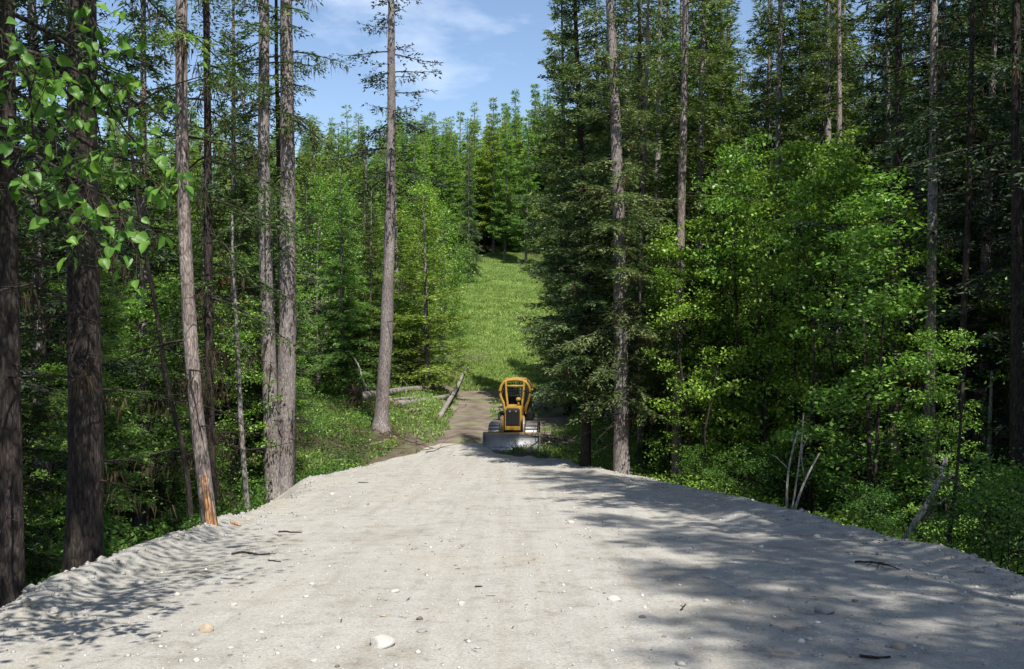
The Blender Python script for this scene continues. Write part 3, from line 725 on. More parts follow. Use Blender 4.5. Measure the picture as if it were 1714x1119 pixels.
# shrubs along the foot of both banks
for k in range(60):
    y = RNG.uniform(9, 36); left = RNG.random() < 0.45
    x = float(XL(y)) - RNG.uniform(1.4, 3.5) if left else float(XR(y)) + RNG.uniform(1.3, 3.6)
    px = 857 + x / y * F
    if not free(x, y, 1.3) or (930 < px < 1060) or (480 < px < 700): continue
    h = RNG.uniform(0.9, 1.9)
    place('shrub', 'shrub', x, y, h, 'low shrub at the foot of the %s bank' % ('left' if left else 'right'), 'shrub', 'shrubs along the %s bank' % ('left' if left else 'right'), None, 1.1)

# hillside forest
n = 0
for k in range(4000):
    y = RNG.uniform(62, 260); x = RNG.uniform(-0.60 * y, 0.55 * y)
    if in_clear(x, y, 2.6) or not free(x, y, 2.7 if y < 120 else 3.4): continue
    px = 857 + x / y * F
    if px > 1250 or (px < 420 and y > 130): continue
    zb = float(ground_z(x, y)); h = fits(x, y, RNG.uniform(16, 25), zb)
    if h < 5: continue
    kind = RNG.choice(['larch', 'larch', 'larch', 'fir', 'fir'])
    if kind == 'larch': place('larch', 'larch_tree', x, y, h, 'light green larch in the hillside forest', 'tree', 'larches on the hillside', None, 1.35 if h > 12 else 1.5)
    else: place('fir', 'fir_tree', x, y, h, 'fir in the hillside forest behind the clearing', 'tree', 'firs on the hillside', {'crown': RNG.choice(['fir_grey', 'larch', 'larch', 'fir_young'])}, 1.25)
    n += 1
    if n > 300: break

for k in range(400):
    y = RNG.uniform(163, 215); px = RNG.uniform(640, 985); x = (px - 857) / F * y
    if not free(x, y, 2.6): continue
    zb = float(ground_z(x, y)); h = fits(x, y, RNG.uniform(22, 29), zb)
    place('larch', 'larch_tree', x, y, h, 'light green larch in the hillside forest', 'tree', 'larches on the hillside', {'crown': RNG.choice(['larch', 'larch', 'fir_young'])}, 1.35)
    n += 1
    if n > 370: break

for k in range(34):                                       # bushes that ragged the edge of the clearing
    y = 62 + 92 * RNG.random(); sd = RNG.choice([-1, -1, 1]); x = float(clear_mid(y)) + sd * (float(clear_half(y)) + RNG.uniform(-0.9, 1.2))
    place('shrub', 'shrub', x, y, RNG.uniform(1.0, 2.6), 'bush at the edge of the hillside clearing', 'shrub', 'bushes along the clearing', {'crown': RNG.choice(['leaf', 'leaf_dark', 'larch'])}, 1.2)

# trees beside and behind the viewpoint (unseen, placed so their shade falls on road and woods)
for (x, y, h, lab) in [(6.5, 11.4, 29, 'tall conifer on the right bank just outside the view'), (8.4, 6.5, 26, 'tall conifer on the right bank beside the viewpoint'),
                  (7.6, 1.2, 25, 'tall conifer to the right behind the viewpoint'), (6.6, -5.0, 27, 'conifer behind the viewpoint on the right bank'), (13.5, 10.5, 22, 'second-row conifer on the right bank outside the view'),
                  (11, 3.0, 22, 'second-row conifer right of the viewpoint'), (-8.0, 5.5, 22, 'tall conifer left of the viewpoint behind the poplar'), (-8.5, -1.0, 24, 'tall conifer to the left behind the viewpoint'),
                  (-11.5, 7.5, 21, 'second-row conifer left of the viewpoint'), (14.5, 17.0, 22, 'second-row conifer at the right edge of the view'), (-12, 1, 22, 'outermost conifer left behind the viewpoint'), (-5.1, 2.6, 28, 'unseen tall conifer added for shade close left of the viewpoint'), (-6.0, -4.5, 28, 'unseen tall conifer added for shade left behind the viewpoint'),
                  (11.8, 13.2, 18, 'unseen shorter fir added for shade right of the view'), (13.4, 15.6, 19, 'unseen dense fir added for shade outside the right edge')]:
    place('fir' if 'fir' in lab.split() else ('tall_pole' if h > 24 else 'pole'), 'fir_tree' if 'fir' in lab.split() else 'conifer_tree', x, y, h, lab, 'tree', 'conifers around the viewpoint', None, 1.05)

# ------------------------------------------------------------------ poplar hanging in from the upper left
rng = np.random.default_rng(5)
def leaf_shape():
    ys = np.array([0.0, 0.05, 0.16, 0.32, 0.5, 0.68, 0.84, 0.95, 1.08]); ws = np.array([0.0, 0.17, 0.30, 0.365, 0.345, 0.26, 0.15, 0.06, 0.0])
    V = []
    for y, w in zip(ys, ws):
        zc = -0.28 * max(0, y - 0.25) ** 2
        for k in (-1, -0.55, 0, 0.55, 1): V.append((w * k, y + 0.03 * abs(k), zc + 0.35 * w * abs(k) ** 1.5 + 0.03 * math.sin(9 * y + 2 * k)))
    Q = [(r * 5 + c, r * 5 + c + 1, r * 5 + c + 6, r * 5 + c + 5) for r in range(8) for c in range(4)]
    V = np.array(V); V[:, 1] += 0.42
    st = tube(np.array([[0, 0, 0.05], [0, 0.2, 0.02], [0, 0.5, 0.0]]), [0.014, 0.012, 0.010], 3, cap=False)
    n = len(V)
    return np.r_[V, st[0]], np.r_[np.array(Q), st[1] + n], np.zeros((0, 3), int)
LV, LQ, LT = leaf_shape()
leaf_me = make_mesh('poplar_leaf', LV, [LQ, LT], M['poplar_leaf'], True)
PB = np.array([-4.7, 5.0, 0.0]); PB[2] = float(surf_z(PB[0], PB[1]))
pop = link('poplar_tree', None, None, tuple(PB)); tag(pop, 'poplar with broad glossy leaves hanging in at upper left', 'tree')
tz = np.linspace(-0.4, 9.5, 16)
tp = np.stack([0.18 * np.sin(tz * 0.6), 0.12 * np.sin(tz * 0.5 + 1), tz], 1)
link('trunk', Geo().add(*tube(tp, np.interp(tz, [-0.4, 0.3, 9.5], [0.17, 0.12, 0.02]), 12, 0.1, 3)).mesh('poplar_trunk', M['bark'], True), pop)
paths = [  # (px, py, distance) along each bough
 [(-330, 330, 5.4), (-120, 260, 5.7), (20, 235, 6.0), (110, 290, 6.1), (190, 330, 6.1), (235, 440, 6.05)],
 [(-330, 160, 5.4), (-90, 60, 5.8), (60, 85, 6.2), (160, 130, 6.4), (215, 235, 6.5), (312, 300, 6.5)],
 [(-300, -60, 5.4), (-60, -110, 5.8), (90, -60, 6.2), (160, 30, 6.4), (185, 150, 6.5)],
 [(-300, 420, 5.3), (-100, 340, 5.6), (0, 300, 5.7), (80, 335, 5.8), (165, 420, 5.8)],
 [(-100, 100, 5.8), (80, 130, 6.3), (190, 205, 6.7), (262, 150, 6.9), (335, 128, 7.0)],
 [(-300, -120, 5.2), (-120, -20, 5.4), (0, 40, 5.6), (50, 130, 5.7), (55, 235, 5.7)],
 [(-250, 60, 5.6), (-60, 110, 6.0), (60, 170, 6.3), (150, 250, 6.4), (260, 280, 6.5)],
]
leaf_list = []
tw_all = Geo()
def strew(pts, n, tip=True, size=0.088, tl0=0.40):
    """twigs and leaf poses along a bough"""
    s = np.linspace(0, 1, len(pts)); out = []
    for k in range(n):
        for _ in range(30):
            t = rng.uniform(0.3, 1.0) ** 0.8
            b = np.array([np.interp(t, s, pts[:, q]) for q in range(3)])
            if 857 + b[0] / b[1] * F > -25 and 559.5 - (b[2] - CZ) / b[1] * F > -25: break
        d = unit(rng.normal(0, 1, 3) + np.array([0.25, 0, -0.35])); l = rng.uniform(0.06, tl0)
        e_ = b + d * l; tw_all.add(*tube(np.linspace(b, e_, 3), [0.0035, 0.003, 0.002], 3, cap=False)[:2])
        for j in range(rng.integers(1, 4)):
            q = b + d * l * rng.uniform(0.55, 1.0)
            out.append((q, rng.uniform(0.75, 1.25) * size))
    return out
for bi, pth in enumerate(paths):
    pw = np.array([P(*q) for q in pth])
    zj = min(8.8, max(1.5, pw[0, 2] - PB[2]))
    j = np.array([np.interp(zj, tz, tp[:, 0]), np.interp(zj, tz, tp[:, 1]), zj]) + PB
    pw = np.vstack([j, pw]); t = np.linspace(0, 1, len(pw)); tt = np.linspace(0, 1, 22)
    pts = np.stack([np.interp(tt, t, pw[:, k]) for k in range(3)], 1)
    for _ in range(2): pts[1:-1] = (pts[:-2] + 2 * pts[1:-1] + pts[2:]) / 4
    link('bough', Geo().add(*tube(pts - PB, np.linspace(0.024, 0.004, 22), 6, 0.1, bi)).mesh('bough', M['bark_dark_or_shaded'], True), pop)
    leaf_list += strew(pts, [38, 44, 30, 22, 8, 40, 34][bi])
link('limbs', Geo().add(np.concatenate(tw_all.V) - PB, np.concatenate(tw_all.Q)).mesh('poplar_twigs', M['bark_dark_or_shaded'], True), pop)
leaf_list = [leaf_list[k] for k in rng.permutation(len(leaf_list))]; more = Geo()
for li, (q, sz) in enumerate(leaf_list):
    d = unit(np.array([rng.normal(0, 0.7), rng.normal(-0.2, 0.6), -0.75 + rng.normal(0, 0.4)]))
    nrm = unit(np.array([rng.normal(0, 0.6), -0.5 + rng.normal(0, 0.5), 0.7 + rng.normal(0, 0.4)])); nrm = unit(nrm - d * (nrm @ d))
    x_ = np.cross(d, nrm); sz = sz * rng.uniform(0.7, 1.15)
    if li < 298:
        mt = Matrix(((x_[0], d[0], nrm[0], 0), (x_[1], d[1], nrm[1], 0), (x_[2], d[2], nrm[2], 0), (0, 0, 0, 1)))
        o = link('leaf', leaf_me, pop); o.location = tuple(q - PB); o.rotation_euler = mt.to_euler(); o.scale = (sz, sz, sz)
    else: more.add((LV * sz) @ np.stack([x_, d, nrm]) + (q - PB), LQ)
if more.n: link('foliage', more.mesh('poplar_leaves', M['poplar_leaf'], True), pop)
# unseen crown above and beside the view, shaped to shade the left road
cc = []
for k in range(150):
    z = rng.uniform(3.6, 9.5); r = 2.0 * math.sqrt(rng.random()); a = rng.random() * 6.28
    cc.append([1.5 + r * math.cos(a), 2.3 + 1.15 * r * math.sin(a), z])
for k in range(34):  # extra unseen clusters added to shade the lower left of the road
    r = 1.3 * math.sqrt(rng.random()); a = rng.random() * 6.28
    cc.append([1.7 + r * math.cos(a), -0.2 + 1.2 * r * math.sin(a), rng.uniform(3.8, 7.5)])
cc = np.array(cc); w_ = cc + PB
vis = (w_[:, 1] > 2.5) & (np.abs(w_[:, 0]) < 0.56 * w_[:, 1] + 0.3) & ((w_[:, 2] - CZ) < 0.36 * w_[:, 1] + 0.75)
cc = cc[~vis]
idx = np.repeat(np.arange(len(cc)), 34)
V_, T_ = leaf_quads(rng, cc[idx] + rng.normal(0, 0.28, (len(idx), 3)), 0.1, aspect=0.75)
link('foliage', Geo().add(V_, None, T_).mesh('poplar_foliage', M['poplar_leaf']), pop)

# ------------------------------------------------------------------ undergrowth, grass, weeds
def leaf_field(name, label, X, Y, hmax, size, mat, seed, up=0.9, aspect=0.62, cat=None):
    rng = np.random.default_rng(seed)
    Z = surf_z(X, Y); h = hmax * rng.random(len(X)) ** 1.3
    V, T = leaf_quads(rng, np.stack([X, Y, Z + h], 1), size, up, aspect=aspect)
    o = link(name, make_mesh(name, V, T, M[mat])); tag(o, label, kind='stuff'); return o
def bank_points(n, side, seed, y0=7, y1=48):
    rng = np.random.default_rng(seed)
    y = y0 + (y1 - y0) * rng.random(n) ** 0.8
    off = rng.random(n) ** 1.4 * (0.34 * y + 6)
    x = XL(y) - 0.9 - off if side < 0 else XR(y) + 0.8 + off
    keep = (np.abs(x) < 0.58 * y + 1.5) & ~((y > 30) & (x > XL(34.) - 0.6) & (x < 2.6))
    return x[keep], y[keep]
def clumped(x, y, sc_, seed): return np.clip(0.55 + fbm(x * sc_, y * sc_, 3, seed) * 0.9, 0.05, 1.4)
for side, nm, sd in ((-1, 'left', 1), (1, 'right', 2)):
    x, y = bank_points(90000, side, 300 + sd)
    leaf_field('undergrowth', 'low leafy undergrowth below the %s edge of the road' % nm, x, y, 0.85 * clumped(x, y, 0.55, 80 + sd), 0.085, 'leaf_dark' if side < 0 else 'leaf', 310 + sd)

def grass_field(name, label, X, Y, hgt, wid, mat, seed):
    rng = np.random.default_rng(seed); n = len(X)
    B = np.stack([X, Y, ground_z(X, Y) - 0.02], 1)
    d = unit(np.stack([rng.normal(0, 0.4, n), rng.normal(0, 0.4, n), np.ones(n)], 1))
    s = unit(np.stack([np.cos(a := rng.random(n) * 6.28), np.sin(a), np.zeros(n)], 1))
    h = (hgt * rng.uniform(0.5, 1.4, n))[:, None]; w = (wid * rng.uniform(0.6, 1.3, n))[:, None] * 0.5
    V = np.stack([B - s * w, B + s * w, B + d * h], 1).reshape(-1, 3)
    o = link(name, make_mesh(name, V, np.arange(3 * n).reshape(-1, 3), M[mat])); tag(o, label, kind='stuff'); return o
rng = np.random.default_rng(400)
n = 150000
gy_ = 61 + 105 * rng.random(n) ** 1.15; gx_ = clear_mid(gy_) + (rng.random(n) * 2 - 1) * (clear_half(gy_) + 1.8)
k_ = (61 + 5 * fbm(gx_ * 0.3, gy_ * 0.3, 3, 73) < gy_ - 1)
gx_, gy_ = gx_[k_], gy_[k_]
grass_field('grass', 'bright green grass on the sunlit hillside clearing', gx_, gy_, 0.24 * (0.6 + 0.4 * clumped(gx_, gy_, 0.35, 91)), 0.10 + 0.0005 * gy_, 'grass', 401)
n = 60000
wy = rng.uniform(34, 62, n); wx = rng.uniform(-11, 7, n)
m_ = clumped(wx, wy, 0.5, 95) + 0.22 * sstep(-0.9, -1.8, wx) * sstep(42, 45, wy) + 0.25 * sstep(-3.5, -6, wx) + 0.25 * sstep(2.2, 3.5, wx)
k_ = (m_ > 0.62) & (inner(wx, wy) < -0.5) & ~((np.abs(wx - 0.2) < 1.6) & (wy > 40) & (wy < 46))
wx, wy, m_ = wx[k_], wy[k_], m_[k_]
grass_field('weeds', 'fresh green weeds around the felled logs and bulldozer', wx, wy, 0.30 * m_, 0.06, 'grass', 402)
x_, y_ = wx[::2], wy[::2]
leaf_field('weeds', 'broad-leaved weeds among the felled logs', x_, y_, 0.45 * m_[::2], 0.11, 'leaf', 403)

# ------------------------------------------------------------------ stones
def stone_mesh(name, seed, mat, flat=0.62):
    bm = bmesh.new(); bmesh.ops.create_icosphere(bm, subdivisions=3, radius=1.0)
    rng = random.Random(seed); off = Vector((rng.uniform(0, 50), rng.uniform(0, 50), 0))
    cuts = [(Vector((rng.gauss(0, 1), rng.gauss(0, 1), rng.gauss(0, 1))).normalized(), rng.uniform(0.6, 0.9)) for _ in range(7)]
    for v in bm.verts:
        for c, d in cuts:
            k = v.co.dot(c)
            if k > d: v.co -= c * (k - d) * 0.85
        f = 1 + 0.16 * float(fbm(v.co.x * 1.3 + off.x, v.co.y * 1.3 + off.y + v.co.z * 1.7, 3, seed)); v.co *= f
        v.co.z *= flat
    me = bpy.data.meshes.new(name); bm.to_mesh(me); bm.free(); me.materials.append(M[mat])
    me.polygons.foreach_set('use_smooth', np.ones(len(me.polygons), bool)); return me
stones = [  # px, py, width px, material, flatness, label
 (345, 1058, 27, 'stone_tan', 0.8, 'rounded tan rock lying in leaf shade at lower left'),
 (640, 1080, 54, 'stone_white', 0.45, 'largest whitish flat rock at the bottom of the road'),
 (661, 991, 16, 'stone_white', 0.5, 'small white stone behind the largest whitish rock'),
 (773, 1012, 13, 'stone_white', 0.7, 'upright white stone near the middle of the road'),
 (1029, 1004, 26, 'stone_white', 0.4, 'flat oblong white stone beside the big shadow'),
 (1075, 1034, 13, 'stone_dark', 0.5, 'dark brown stone at the edge of the big shadow'),
 (887, 756, 19, 'stone_tan', 0.85, 'rounded boulder in front of the bulldozer blade'),
 (955, 875, 13, 'stone_white', 0.5, 'pale stone just in front of the streaky shade'),
 (706, 1057, 20, 'stone_grey', 0.35, 'flat bluish grey stone right of the largest whitish rock'),
 (1380, 1026, 34, 'stone_grey', 0.6, 'large half-buried grey rock on the right of the road'),
 (1356, 1028, 18, 'stone_grey', 0.6, 'grey rock touching the large half-buried one'),
 (1328, 1021, 14, 'stone_tan', 0.5, 'small tan stone left of the half-buried rocks'),
 (1505, 1085, 24, 'stone_tan', 0.75, 'tan rock at the lower right of the road'),
 (1487, 1083, 12, 'stone_grey', 0.6, 'small grey stone beside the lower right tan rock'),
 (90, 1025, 17, 'stone_grey', 0.8, 'greenish grey stone in the left road berm'),
 (47, 1014, 18, 'stone_tan', 0.7, 'pale stone on top of the left road berm'),
 (234, 975, 15, 'stone_white', 0.6, 'white stone on the shaded left berm'),
 (415, 871, 9, 'stone_tan', 0.6, 'small stone right of the slim leaning trunk'),
 (508, 922, 10, 'stone_white', 0.6, 'pale stone right of the dark forked stick'),
 (522, 978, 9, 'stone_white', 0.6, 'small white stone below the pale stone on the left half'),
 (391, 1012, 13, 'stone_white', 0.4, 'thin flat white stone above the rounded tan rock'),
 (437, 1059, 12, 'stone_white', 0.5, 'white stone right of the rounded tan rock'),
 (386, 1085, 11, 'stone_white', 0.5, 'white stone below and right of the rounded tan rock'),
 (329, 1106, 16, 'stone_white', 0.5, 'bright white stone at the bottom left of the road'),
 (525, 1107, 13, 'stone_white', 0.5, 'white stone left of the largest whitish rock'),
 (556, 828, 10, 'stone_white', 0.6, 'white stone near the far left of the road'),
 (1317, 938, 10, 'stone_white', 0.6, 'small pale stone on the right half of the road'),
 (1193, 968, 11, 'stone_white', 0.5, 'white pebble pair, larger one, right of centre'),
 (1230, 962, 9, 'stone_white', 0.5, 'small white pebble right of centre near the shade'),
 (641, 1032, 12, 'stone_tan', 0.6, 'tan stone just above the largest whitish rock'),
]
for i, (px, py, w, mt, fl, lab) in enumerate(stones):
    p = hit(px, py); r = w * p[1] / F / 2
    o = link('stone', stone_mesh('stone', 500 + i, mt, fl)); o.scale = (r, r * (0.8 + 0.3 * ((i * 7) % 5) / 5), r)
    o.location = (p[0], p[1], p[2] + r * fl * 0.35); o.rotation_euler = (0, 0, i * 1.3)
    tag(o, lab, 'stone', 'stones on the road')
# pebbles: too many to count
rng = np.random.default_rng(600)
n = 9000
py_ = 4.5 * (36 / 4.5) ** (rng.random(n) ** 0.8); f_ = rng.random(n); px_ = XL(py_) + f_ * (XR(py_) - XL(py_))
rad = np.clip(0.0055 * np.exp(rng.normal(0.2, 0.6, n)), 0.003, 0.04)
oc = np.array([[1, 0, 0], [0, 1, 0], [-1, 0, 0], [0, -1, 0], [0, 0, 0.7], [0, 0, -0.7], [0.7, 0.7, 0.3], [-0.7, 0.6, 0.25]])
of = np.array([[0, 6, 4], [6, 1, 4], [1, 7, 4], [7, 2, 4], [2, 3, 4], [3, 0, 4], [6, 0, 5], [1, 6, 5], [7, 1, 5], [2, 7, 5], [3, 2, 5], [0, 3, 5]])
V_ = oc[None] * rad[:, None, None] * rng.uniform(0.6, 1.3, (n, 8, 1))
an = rng.random(n) * 6.28; c_, s_ = np.cos(an)[:, None], np.sin(an)[:, None]
V_ = np.stack([V_[..., 0] * c_ - V_[..., 1] * s_, V_[..., 0] * s_ + V_[..., 1] * c_, V_[..., 2]], -1)
V_ += np.stack([px_, py_, road_z(px_, py_) + rad * 0.15], 1)[:, None]
def pebble_mat():
    m, nt, out = mat_new('pebble'); g = nt.nodes.new('ShaderNodeNewGeometry')
    c = ramp(nt, g.outputs['Random Per Island'], [(0, (0.12, 0.1, 0.085)), (0.2, (0.3, 0.275, 0.25)), (0.6, (0.36, 0.34, 0.31)), (0.85, (0.46, 0.44, 0.41)), (1, (0.62, 0.6, 0.57))])
    principled(nt, out, c, 0.85, spec=0.2); return m
peb = link('pebbles', make_mesh('pebbles', V_.reshape(-1, 3), (of[None] + (np.arange(n) * 8)[:, None, None]).reshape(-1, 3), pebble_mat()))
tag(peb, 'loose pebbles scattered over the gravel road', kind='stuff')
# clods along the berms
rng = np.random.default_rng(601)
n = 2000
py_ = 6 * (36 / 6) ** rng.random(n); lf = rng.random(n) < 0.55; px_ = np.where(lf, XL(py_) + np.abs(rng.normal(0.2, 0.35, n)), XR(py_) - np.abs(rng.normal(0.3, 0.5, n)))
rad = np.clip(0.011 * np.exp(rng.normal(0.2, 0.65, n)), 0.006, 0.07)
V_ = oc[None] * rad[:, None, None] * rng.uniform(0.6, 1.3, (n, 8, 1)) + np.stack([px_, py_, road_z(px_, py_) + rad * 0.1], 1)[:, None]
cl_ = link('dirt_clods', make_mesh('dirt_clods', V_.reshape(-1, 3), (of[None] + (np.arange(n) * 8)[:, None, None]).reshape(-1, 3), M['gravel']))
tag(cl_, 'crumbled dirt clods along the road berms', kind='stuff')

# ------------------------------------------------------------------ sticks on the road
def stick(name, label, pix, r, mat, seed, cat='stick', forks=2, lift=0.0, group='sticks on the ground'):
    rng = np.random.default_rng(seed)
    pw = np.array([hit(*q) for q in pix]); t = np.linspace(0, 1, len(pw)); tt = np.linspace(0, 1, 9)
    pts = np.stack([np.interp(tt, t, pw[:, k]) for k in range(3)], 1)
    L = np.linalg.norm(pts[-1] - pts[0])
    pts += rng.normal(0, 0.018 * L, (9, 3)) * np.array([1, 1, 0.2]); pts[:, 2] = surf_z(pts[:, 0], pts[:, 1]) + r * 0.7 + lift * np.sin(tt * 3.1)
    base = pts[0].copy(); g = Geo().add(*tube(pts - base, np.linspace(r, r * 0.45, 9), 6, 0.2, seed))
    o = link(name, None, None, tuple(base)); tag(o, label, cat, group)
    link('stem', g.mesh(name, M[mat], True), o)
    for k in range(forks):
        i = rng.integers(2, 7); a = rng.choice([-1, 1]) * rng.uniform(0.5, 1.0); d = pts[i + 1] - pts[i]; d = unit(rot_z(d[None], a)[0])
        e_ = pts[i] + d * L * rng.uniform(0.15, 0.35); e_[2] = float(surf_z(e_[0], e_[1])) + r * 0.5 + 0.05 * L * rng.random()
        link('side_twig', Geo().add(*tube(np.linspace(pts[i], e_, 4) - base, np.linspace(r * 0.55, r * 0.25, 4), 5, 0.1)).mesh('side_twig', M[mat], True), o)
    return o
stick('stick', 'dark forked stick across the left half of the road', [(388, 929), (412, 925), (432, 930), (457, 928)], 0.016, 'bark_dark_or_shaded', 1, forks=3)
stick('stick', 'thin straight dark stick near the slim leaning trunk', [(466, 891), (506, 892)], 0.016, 'bark_dark_or_shaded', 2, forks=1)
stick('stick', 'short curled twig just below the dark forked stick', [(448, 938), (470, 941)], 0.010, 'bark_dark_or_shaded', 3, forks=1)
stick('bark_chunk', 'orange torn bark chunk lying beside the leaning trunk', [(388, 876), (402, 881)], 0.03, 'freshwood', 4, 'bark', 1)
stick('stick', 'dark branched stick on the right shoulder of the road', [(1432, 941), (1465, 947), (1505, 955)], 0.014, 'bark_dark_or_shaded', 5, forks=4, lift=0.03)
stick('stick', 'short dark stick on the bright middle of the road', [(795, 983), (808, 982)], 0.010, 'bark_dark_or_shaded', 6, forks=0)
stick('stick', 'thin twig lying far up the left half of the road', [(600, 808), (617, 808)], 0.014, 'bark_dark_or_shaded', 7, forks=0)
stick('stick', 'small crooked twig at the bottom right of the road', [(1440, 1100), (1468, 1103), (1490, 1100)], 0.012, 'bark_dark_or_shaded', 8, forks=3)
stick('stick', 'little dark twig at the left of the big shadow', [(1140, 1022), (1148, 1012)], 0.008, 'bark_dark_or_shaded', 9, forks=1)
stick('branch', 'pale bare branch on the left bank below the bare trunk', [(612, 748), (640, 741), (668, 733)], 0.05, 'deadwood', 10, 'branch', 2)
stick('branch', 'short pale branch lying left of the root wad', [(538, 707), (560, 707), (582, 706)], 0.06, 'deadwood', 11, 'branch', 0)
stick('branch', 'thin pale branch low on the left bank', [(628, 757), (655, 757)], 0.035, 'deadwood', 12, 'branch', 1)
stick('branch', 'broken dark branch on the grass right of the leaning log', [(755, 690), (765, 684), (780, 678)], 0.05, 'deadwood', 13, 'branch', 1)
stick('wood_splinter', 'fresh orange splinters left of the leaning log foot', [(683, 702), (690, 710), (694, 700)], 0.04, 'freshwood', 14, 'wood', 0)
stick('branch', 'thin pale branch on the dirt behind the logs', [(800, 640), (812, 634), (826, 636)], 0.04, 'deadwood', 15, 'branch', 1)

# litter: bits of bark and needles
rng = np.random.default_rng(610); n = 700
py_ = 4.6 * (33 / 4.6) ** rng.random(n); px_ = XL(py_) + rng.random(n) * (XR(py_) - XL(py_))
cl2 = fbm(px_ * 0.8, py_ * 0.5, 3, 97) > 0.05; px_, py_ = px_[cl2], py_[cl2]; n = len(px_)
d = unit(np.stack([rng.normal(0, 1, n), rng.normal(0, 1, n), rng.normal(0, 0.12, n)], 1)); s = unit(np.cross(d, np.array([0, 0, 1.0]) + rng.normal(0, 0.2, (n, 3))))
B = np.stack([px_, py_, road_z(px_, py_) + 0.008], 1); l = (0.01 + 0.035 * rng.random(n) ** 2)[:, None]; w = 0.004 * rng.uniform(0.5, 1.5, (n, 1)) * (1 + py_[:, None] / 20)
V_ = np.stack([B - d * l - s * w, B - d * l + s * w, B + d * l + s * w * 0.6, B + d * l - s * w * 0.6], 1).reshape(-1, 3)
tag(link('bark_litter', make_mesh('bark_litter', V_, np.arange(4 * n).reshape(-1, 4), M['root'])), 'scattered bits of bark and twig on the road', kind='stuff')

# ------------------------------------------------------------------ felled logs and root wad
def log(label, a, b, r0, r1, seed, mat='deadwood', lift=0.0, stubs=4, name='felled_log', ends=True):
    rng = np.random.default_rng(seed)
    A = hit(*a); B = hit(*b); A[2] += r0 + lift; B[2] += r1 + lift
    tt = np.linspace(0, 1, 18)[:, None]; pts = A + (B - A) * tt
    pts += np.stack([np.interp(tt[:, 0], np.linspace(0, 1, 5), rng.normal(0, 0.05, 5)) for _ in range(3)], 1)
    o = link(name, None, None, tuple(A)); tag(o, label, 'log', 'felled logs left of the clearing')
    link('stem', Geo().add(*tube(pts - A, np.linspace(r0, r1, 18), 12, 0.12, seed)).mesh('log', M[mat], True), o)
    if ends:
        for q, dr, rr in ((pts[0], pts[0] - pts[1], r0), (pts[-1], pts[-1] - pts[-2], r1)):
            dr = unit(dr); link('cut_face', Geo().add(*tube(np.array([q + dr * 0.004, q + dr * 0.02]) - A, [rr * 0.97, rr * 0.93], 12)).mesh('cut_face', M['cutwood']), o)
    for k in range(stubs):
        i = rng.integers(2, 16); d = unit(np.array([rng.normal(0, 0.4), rng.normal(0, 0.4), rng.uniform(0.2, 1)]))
        link('branch_stub', Geo().add(*tube(np.linspace(pts[i], pts[i] + d * rng.uniform(0.25, 0.7), 4) - A, np.linspace(0.025, 0.01, 4), 5)).mesh('branch_stub', M['deadwood'], True), o)
    return o, pts
log('long pale log leaning up the slope toward the clearing', (735, 703), (786, 612), 0.14, 0.07, 1, 'bark_pale', 0.0, 8)
log('thick grey log lying nearest in the log pile', (664, 686), (748, 667), 0.20, 0.13, 2, 'bark_pale', 0.0, 3)
log('short log tucked between the two thick logs', (650, 680), (700, 672), 0.12, 0.10, 3, 'bark', 0.15, 2)
log('thin mossy log in front of the log pile', (678, 694), (716, 684), 0.09, 0.07, 4, 'deadwood', 0.0, 1)
log('slender stick-like log lowest in the pile', (670, 704), (702, 694), 0.07, 0.05, 5, 'deadwood', 0.0, 1)
log('dark thin pole propped behind the long leaning log', (752, 642), (776, 612), 0.08, 0.05, 6, 'bark_dark_or_shaded', 0.2, 3)
o, pts = log('uprooted log with a tangle of brown roots at its left end', (604, 682), (738, 656), 0.22, 0.14, 7, 'bark', 0.28, 3, 'uprooted_log', False)
rng = np.random.default_rng(707)
A = pts[0]; ax = unit(pts[0] - pts[3])
bm = bmesh.new(); bmesh.ops.create_icosphere(bm, subdivisions=3, radius=1)
for v in bm.verts:
    f = 1 + 0.5 * float(fbm(v.co.x * 1.6 + 3, v.co.y * 1.6 + v.co.z * 2.1, 3, 5)); v.co = Vector((v.co.x * 0.34, v.co.y * 0.55, v.co.z * 0.55)) * f
me = bpy.data.meshes.new('root_plate'); bm.to_mesh(me); bm.free(); me.materials.append(M['root'])
q = link('root_plate', me, o); q.location = tuple(ax * 0.55)
for k in range(34):
    a = rng.random() * 6.28; L = rng.uniform(0.5, 1.15); t = np.linspace(0, 1, 8)[:, None]
    rd = np.array([0, math.cos(a), math.sin(a)])
    p = ax * (0.45 + rng.uniform(0, 0.35)) + rd * L * t + ax * (0.55 * rng.uniform(-0.3, 1.2)) * t ** 1.5 + np.cumsum(rng.normal(0, 0.05, (8, 3)), 0)
    p[:, 2] = np.maximum(p[:, 2], -A[2] + surf_z(p[:, 0] + A[0], p[:, 1] + A[1]))
    link('root', Geo().add(*tube(p, np.linspace(rng.uniform(0.035, 0.075), 0.008, 8), 5, 0.2, k)).mesh('root', M['root'], True), o)

